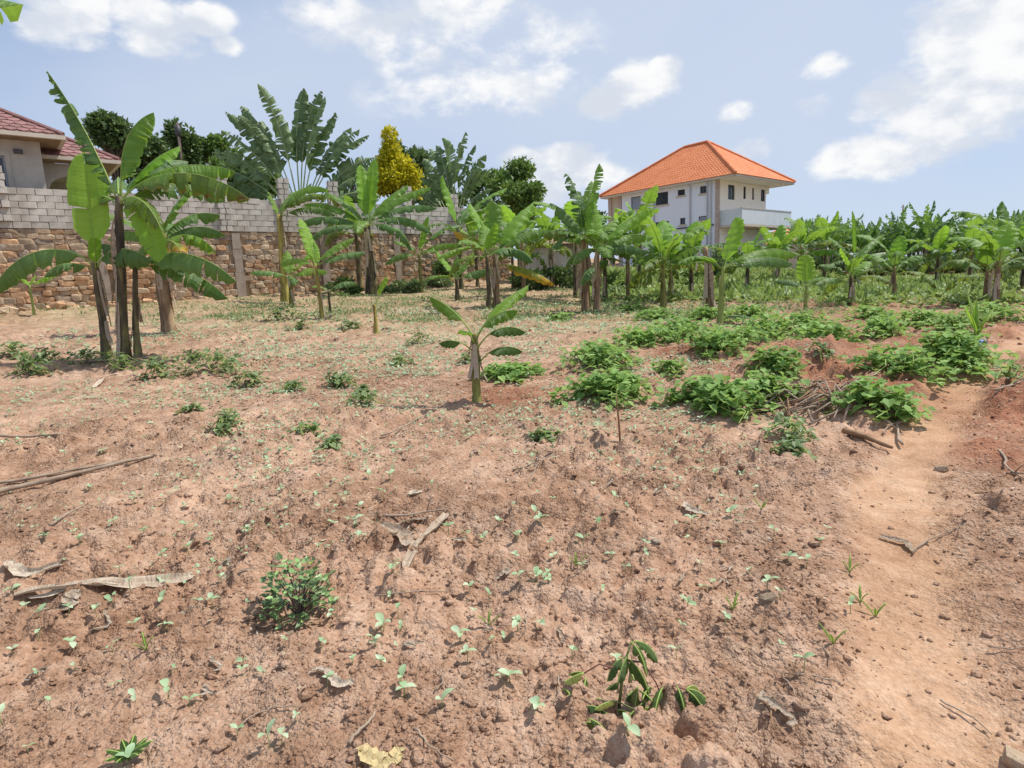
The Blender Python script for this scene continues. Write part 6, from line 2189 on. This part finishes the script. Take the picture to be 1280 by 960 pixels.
stick('grey twig standing out of a dark hollow in the soil', (-0.59, 1.86), (-0.54, 1.99), .007, 'twig', 7, .01)
stick('thin pale twig by the yellow fallen leaf', (-0.39, 1.90), (-0.24, 1.75), .004, 'twig', 8, .01)
stick('thin stick lying level under a seedling', (-0.70, 2.77), (-0.35, 2.74), .004, 'twig', 9, .01)
stick('forked twig above the V of dead leaves', (-0.82, 3.64), (-0.43, 3.69), .008, 'twig', 10, .01, forks=1)
stick('thick brown branch lying beside the path below the stick heap', (2.78, 5.11), (2.93, 4.69), .028, 'twig_dark', 11, .01)
stick('bent pale twig on the sandy path', (2.05, 3.08), (2.40, 3.29), .006, 'twig', 12, .02)
stick('thin twig beside the narrow dead leaf', (0.80, 1.92), (0.82, 1.81), .004, 'twig_dark', 13, .01)
stick('straw-thin twig by the path edge', (0.91, 2.02), (0.94, 1.82), .0025, 'twig', 14, .01)
stick('dry stick near the lone young banana', (-1.17, 5.47), (-0.71, 6.75), .008, 'twig', 15, .03, forks=2)
stick('crooked stick right of the lone young banana', (-0.03, 4.56), (0.35, 4.79), .006, 'twig', 16, .03, forks=1)
stick('long thin stick across the soil behind the lone seedlings', (0.05, 4.30), (0.29, 4.76), .005, 'twig', 17, .02)
stick('pale twisted root by the path edge', (3.09, 4.91), (3.77, 5.77), .012, 'twig', 18, .05, forks=3)
stick('pale forked twig beside the twisted root', (3.12, 5.09), (3.58, 5.56), .008, 'twig', 19, .04, forks=2)
stick('grey stick on the red soil beyond the path', (3.52, 4.44), (3.35, 3.93), .010, 'twig', 20, .03, forks=2)
stick('short grey stick on red soil beyond the path', (4.49, 5.66), (5.24, 6.21), .012, 'twig', 21, .03, forks=1)
stick('twig lying over the dug soil beside the path', (2.85, 3.70), (3.14, 3.81), .006, 'twig_dark', 22, .02, forks=1)
stick('long bare stick lying in weeds at the foot of the clump', (-7.19, 10.20), (-5.77, 10.24), .02, 'twig', 23, .03)
stick('thin straw lying near the wilting plant', (0.13, 2.11), (0.09, 2.00), .003, 'twig', 24, .01)
for k in range(30):
    r = 2.0 * (9 / 2.0) ** rd_.random()
    a = rad(rd_.uniform(-42, 40))
    x, y = r * math.sin(a), r * math.cos(a)
    an = rd_.uniform(0, 6.28)
    l = rd_.uniform(.06, .22)
    stick('thin dry twig lying on the tilled soil', (x, y), (x + l * math.cos(an), y + l * math.sin(an)), rd_.uniform(.0015, .0035), 'twig', 80 + k, .015, 'twig', 'thin twigs scattered on the soil')
# heap of dry sticks
hx, hy = (2.99, 6.02)
heap = thing('stick_heap', 'heap of dry grey sticks and vine stems between potato mounds', 'stick heap', (hx, hy, zg(hx, hy)))
rs = random.Random(9)
for k in range(85):
    a = rad(38) + rs.gauss(0, .5)
    l = rs.uniform(.35, 1.0)
    cx, cy = rs.gauss(0, .33), rs.gauss(0, .22)
    cz = .03 + max(0, .20 - .25 * (abs(cx) + abs(cy))) * rs.random()
    zz = [zg(hx + cx + s * l / 2 * math.cos(a), hy + cy + s * l / 2 * math.sin(a)) - zg(hx, hy) for s in (-1, 0, 1)]
    mb = MB()
    bnd = rs.uniform(-.08, .08)
    mb.tube([(cx - l / 2 * math.cos(a), cy - l / 2 * math.sin(a), zz[0] + cz * .5 + .01), (cx - bnd * math.sin(a), cy + bnd * math.cos(a), max(zz[1], (zz[0] + zz[2]) / 2) + cz + .02), (cx + l / 2 * math.cos(a), cy + l / 2 * math.sin(a), zz[2] + cz * .5 + .01)], [rs.uniform(.006, .014), .008, .004], 5)
    mb.build('stick', M['twig' if rs.random() < .75 else 'twig_dark'], heap, True)

# small things: stones, a scrap of blue plastic, a maize shoot, a young upright cassava stem
for lab, (x, y), s in (('pale angular stone on the red soil beside the path', (3.06, 4.32), .055), ('light stone at the lower end of the path', (1.49, 1.70), .05), ('small tan stone beside the leafy shrub', (-1.01, 2.51), .022), ('brown stone lump beyond the leafy shrub', (-1.61, 3.25), .035), ('tan stone lying by the curled leaf strip', (-1.70, 2.92), .02),
                       ('rounded stone in the flat grey-green weed', (-2.92, 6.12), .05), ('flat stone half sunk in the path edge', (1.07, 2.52), .05), ('dark stone near the twiggy clump', (0.73, 3.15), .03)):
    V, F = stone_pool[int(x * 100) % 9]
    me = bpy.data.meshes.new('field_stone')
    me.from_pydata([tuple(v) for v in V], [], F)
    me.materials.append(M['stone_tan' if 'brown' not in lab and 'dark' not in lab else 'stone_grey'])
    tag(link('field_stone', me, None, (x, y, zg(x, y) + s * .2), (.3, .2, x * 9), (s * 1.5, s * 1.1, s * .8)), lab, 'stone')
M['blue'] = simple('blue_plastic', (.10, .25, .62), (.30, .45, .75), 9, .35, .3, .01)
b = bmesh.new()
bmesh.ops.create_icosphere(b, subdivisions=3, radius=.09)
rs = random.Random(3)
for v_ in b.verts:
    v_.co *= rs.uniform(.55, 1.15)
    v_.co.z *= .5
me = bpy.data.meshes.new('plastic_scrap')
b.to_mesh(me)
b.free()
me.materials.append(M['blue'])
x, y = (6.27, 8.29)
tag(link('plastic_scrap', me, None, (x, y, zg(x, y) + .04)), 'crumpled blue plastic scrap beside the bushy potato plant', 'litter')
x, y = (6.24, 8.30)
mz = thing('maize_shoot', 'lone upright maize shoot beside the bushy potato plant', 'maize plant', (x, y, zg(x, y)))
for k, (az, e0, e1, L) in enumerate(((80, 86, 80, .6), (10, 80, 30, .5), (190, 78, 40, .5), (100, 80, 60, .6), (-30, 70, 10, .4))):
    leaf_obj(mz, 'leaf_lime', az, .04 * k, L, .07, e0, e1, pet=.02, tat=0, seed=k, N=10)
x, y = (0.89, 5.11)
cs = thing('cassava_cutting', 'thin upright stem with a tuft of leaves in front of the potato mounds', 'plant', (x, y, zg(x, y)))
MB().tube([(0, 0, -.02), (-.01, 0, .2), (-.03, 0, .42)], [.009, .008, .006], 6).build('stem', M['twig_dark'], cs, True)
for k in range(12):
    leaf_obj(cs, 'leaf_green', k * 137, .30 + .012 * k, rs.uniform(.10, .17), .04, 40, -20, off=(-.025, 0), pet=.35, tat=0, seed=k, N=8, ribr=.002)
# grass-like maize sprouts near the camera
for k, (x, y) in enumerate(((-1.59, 2.43), (-0.15, 2.52), (0.93, 2.56), (1.22, 2.26), (1.53, 2.62), (1.45, 3.54), (0.29, 3.05), (1.61, 2.86), (1.54, 2.52))):
    sp = thing('maize_sprout', 'young maize sprout with two or three narrow bright blades', 'sprout', (x, y, zg(x, y)), k * 1.3, 'young maize sprouts in the soil')
    for q in range(3):
        leaf_obj(sp, 'leaf_lime', q * 130, 0, .07 + .01 * q, .012, 75 - 10 * q, 30, pet=.05, tat=0, seed=q, N=7, ribr=.0012)
# dark green rosette at the bottom edge
x, y = (-1.32, 1.85)
ro = thing('rosette_weed', 'dark glossy rosette weed at the near edge of the soil', 'weed', (x, y, zg(x, y)))
for k in range(9):
    leaf_obj(ro, 'leaf_dark', k * 137, .01 + .003 * k, .07 + .006 * (k % 3), .03, 55 - 3 * k, 5, pet=.15, tat=0, seed=k, N=8, ribr=.0016)
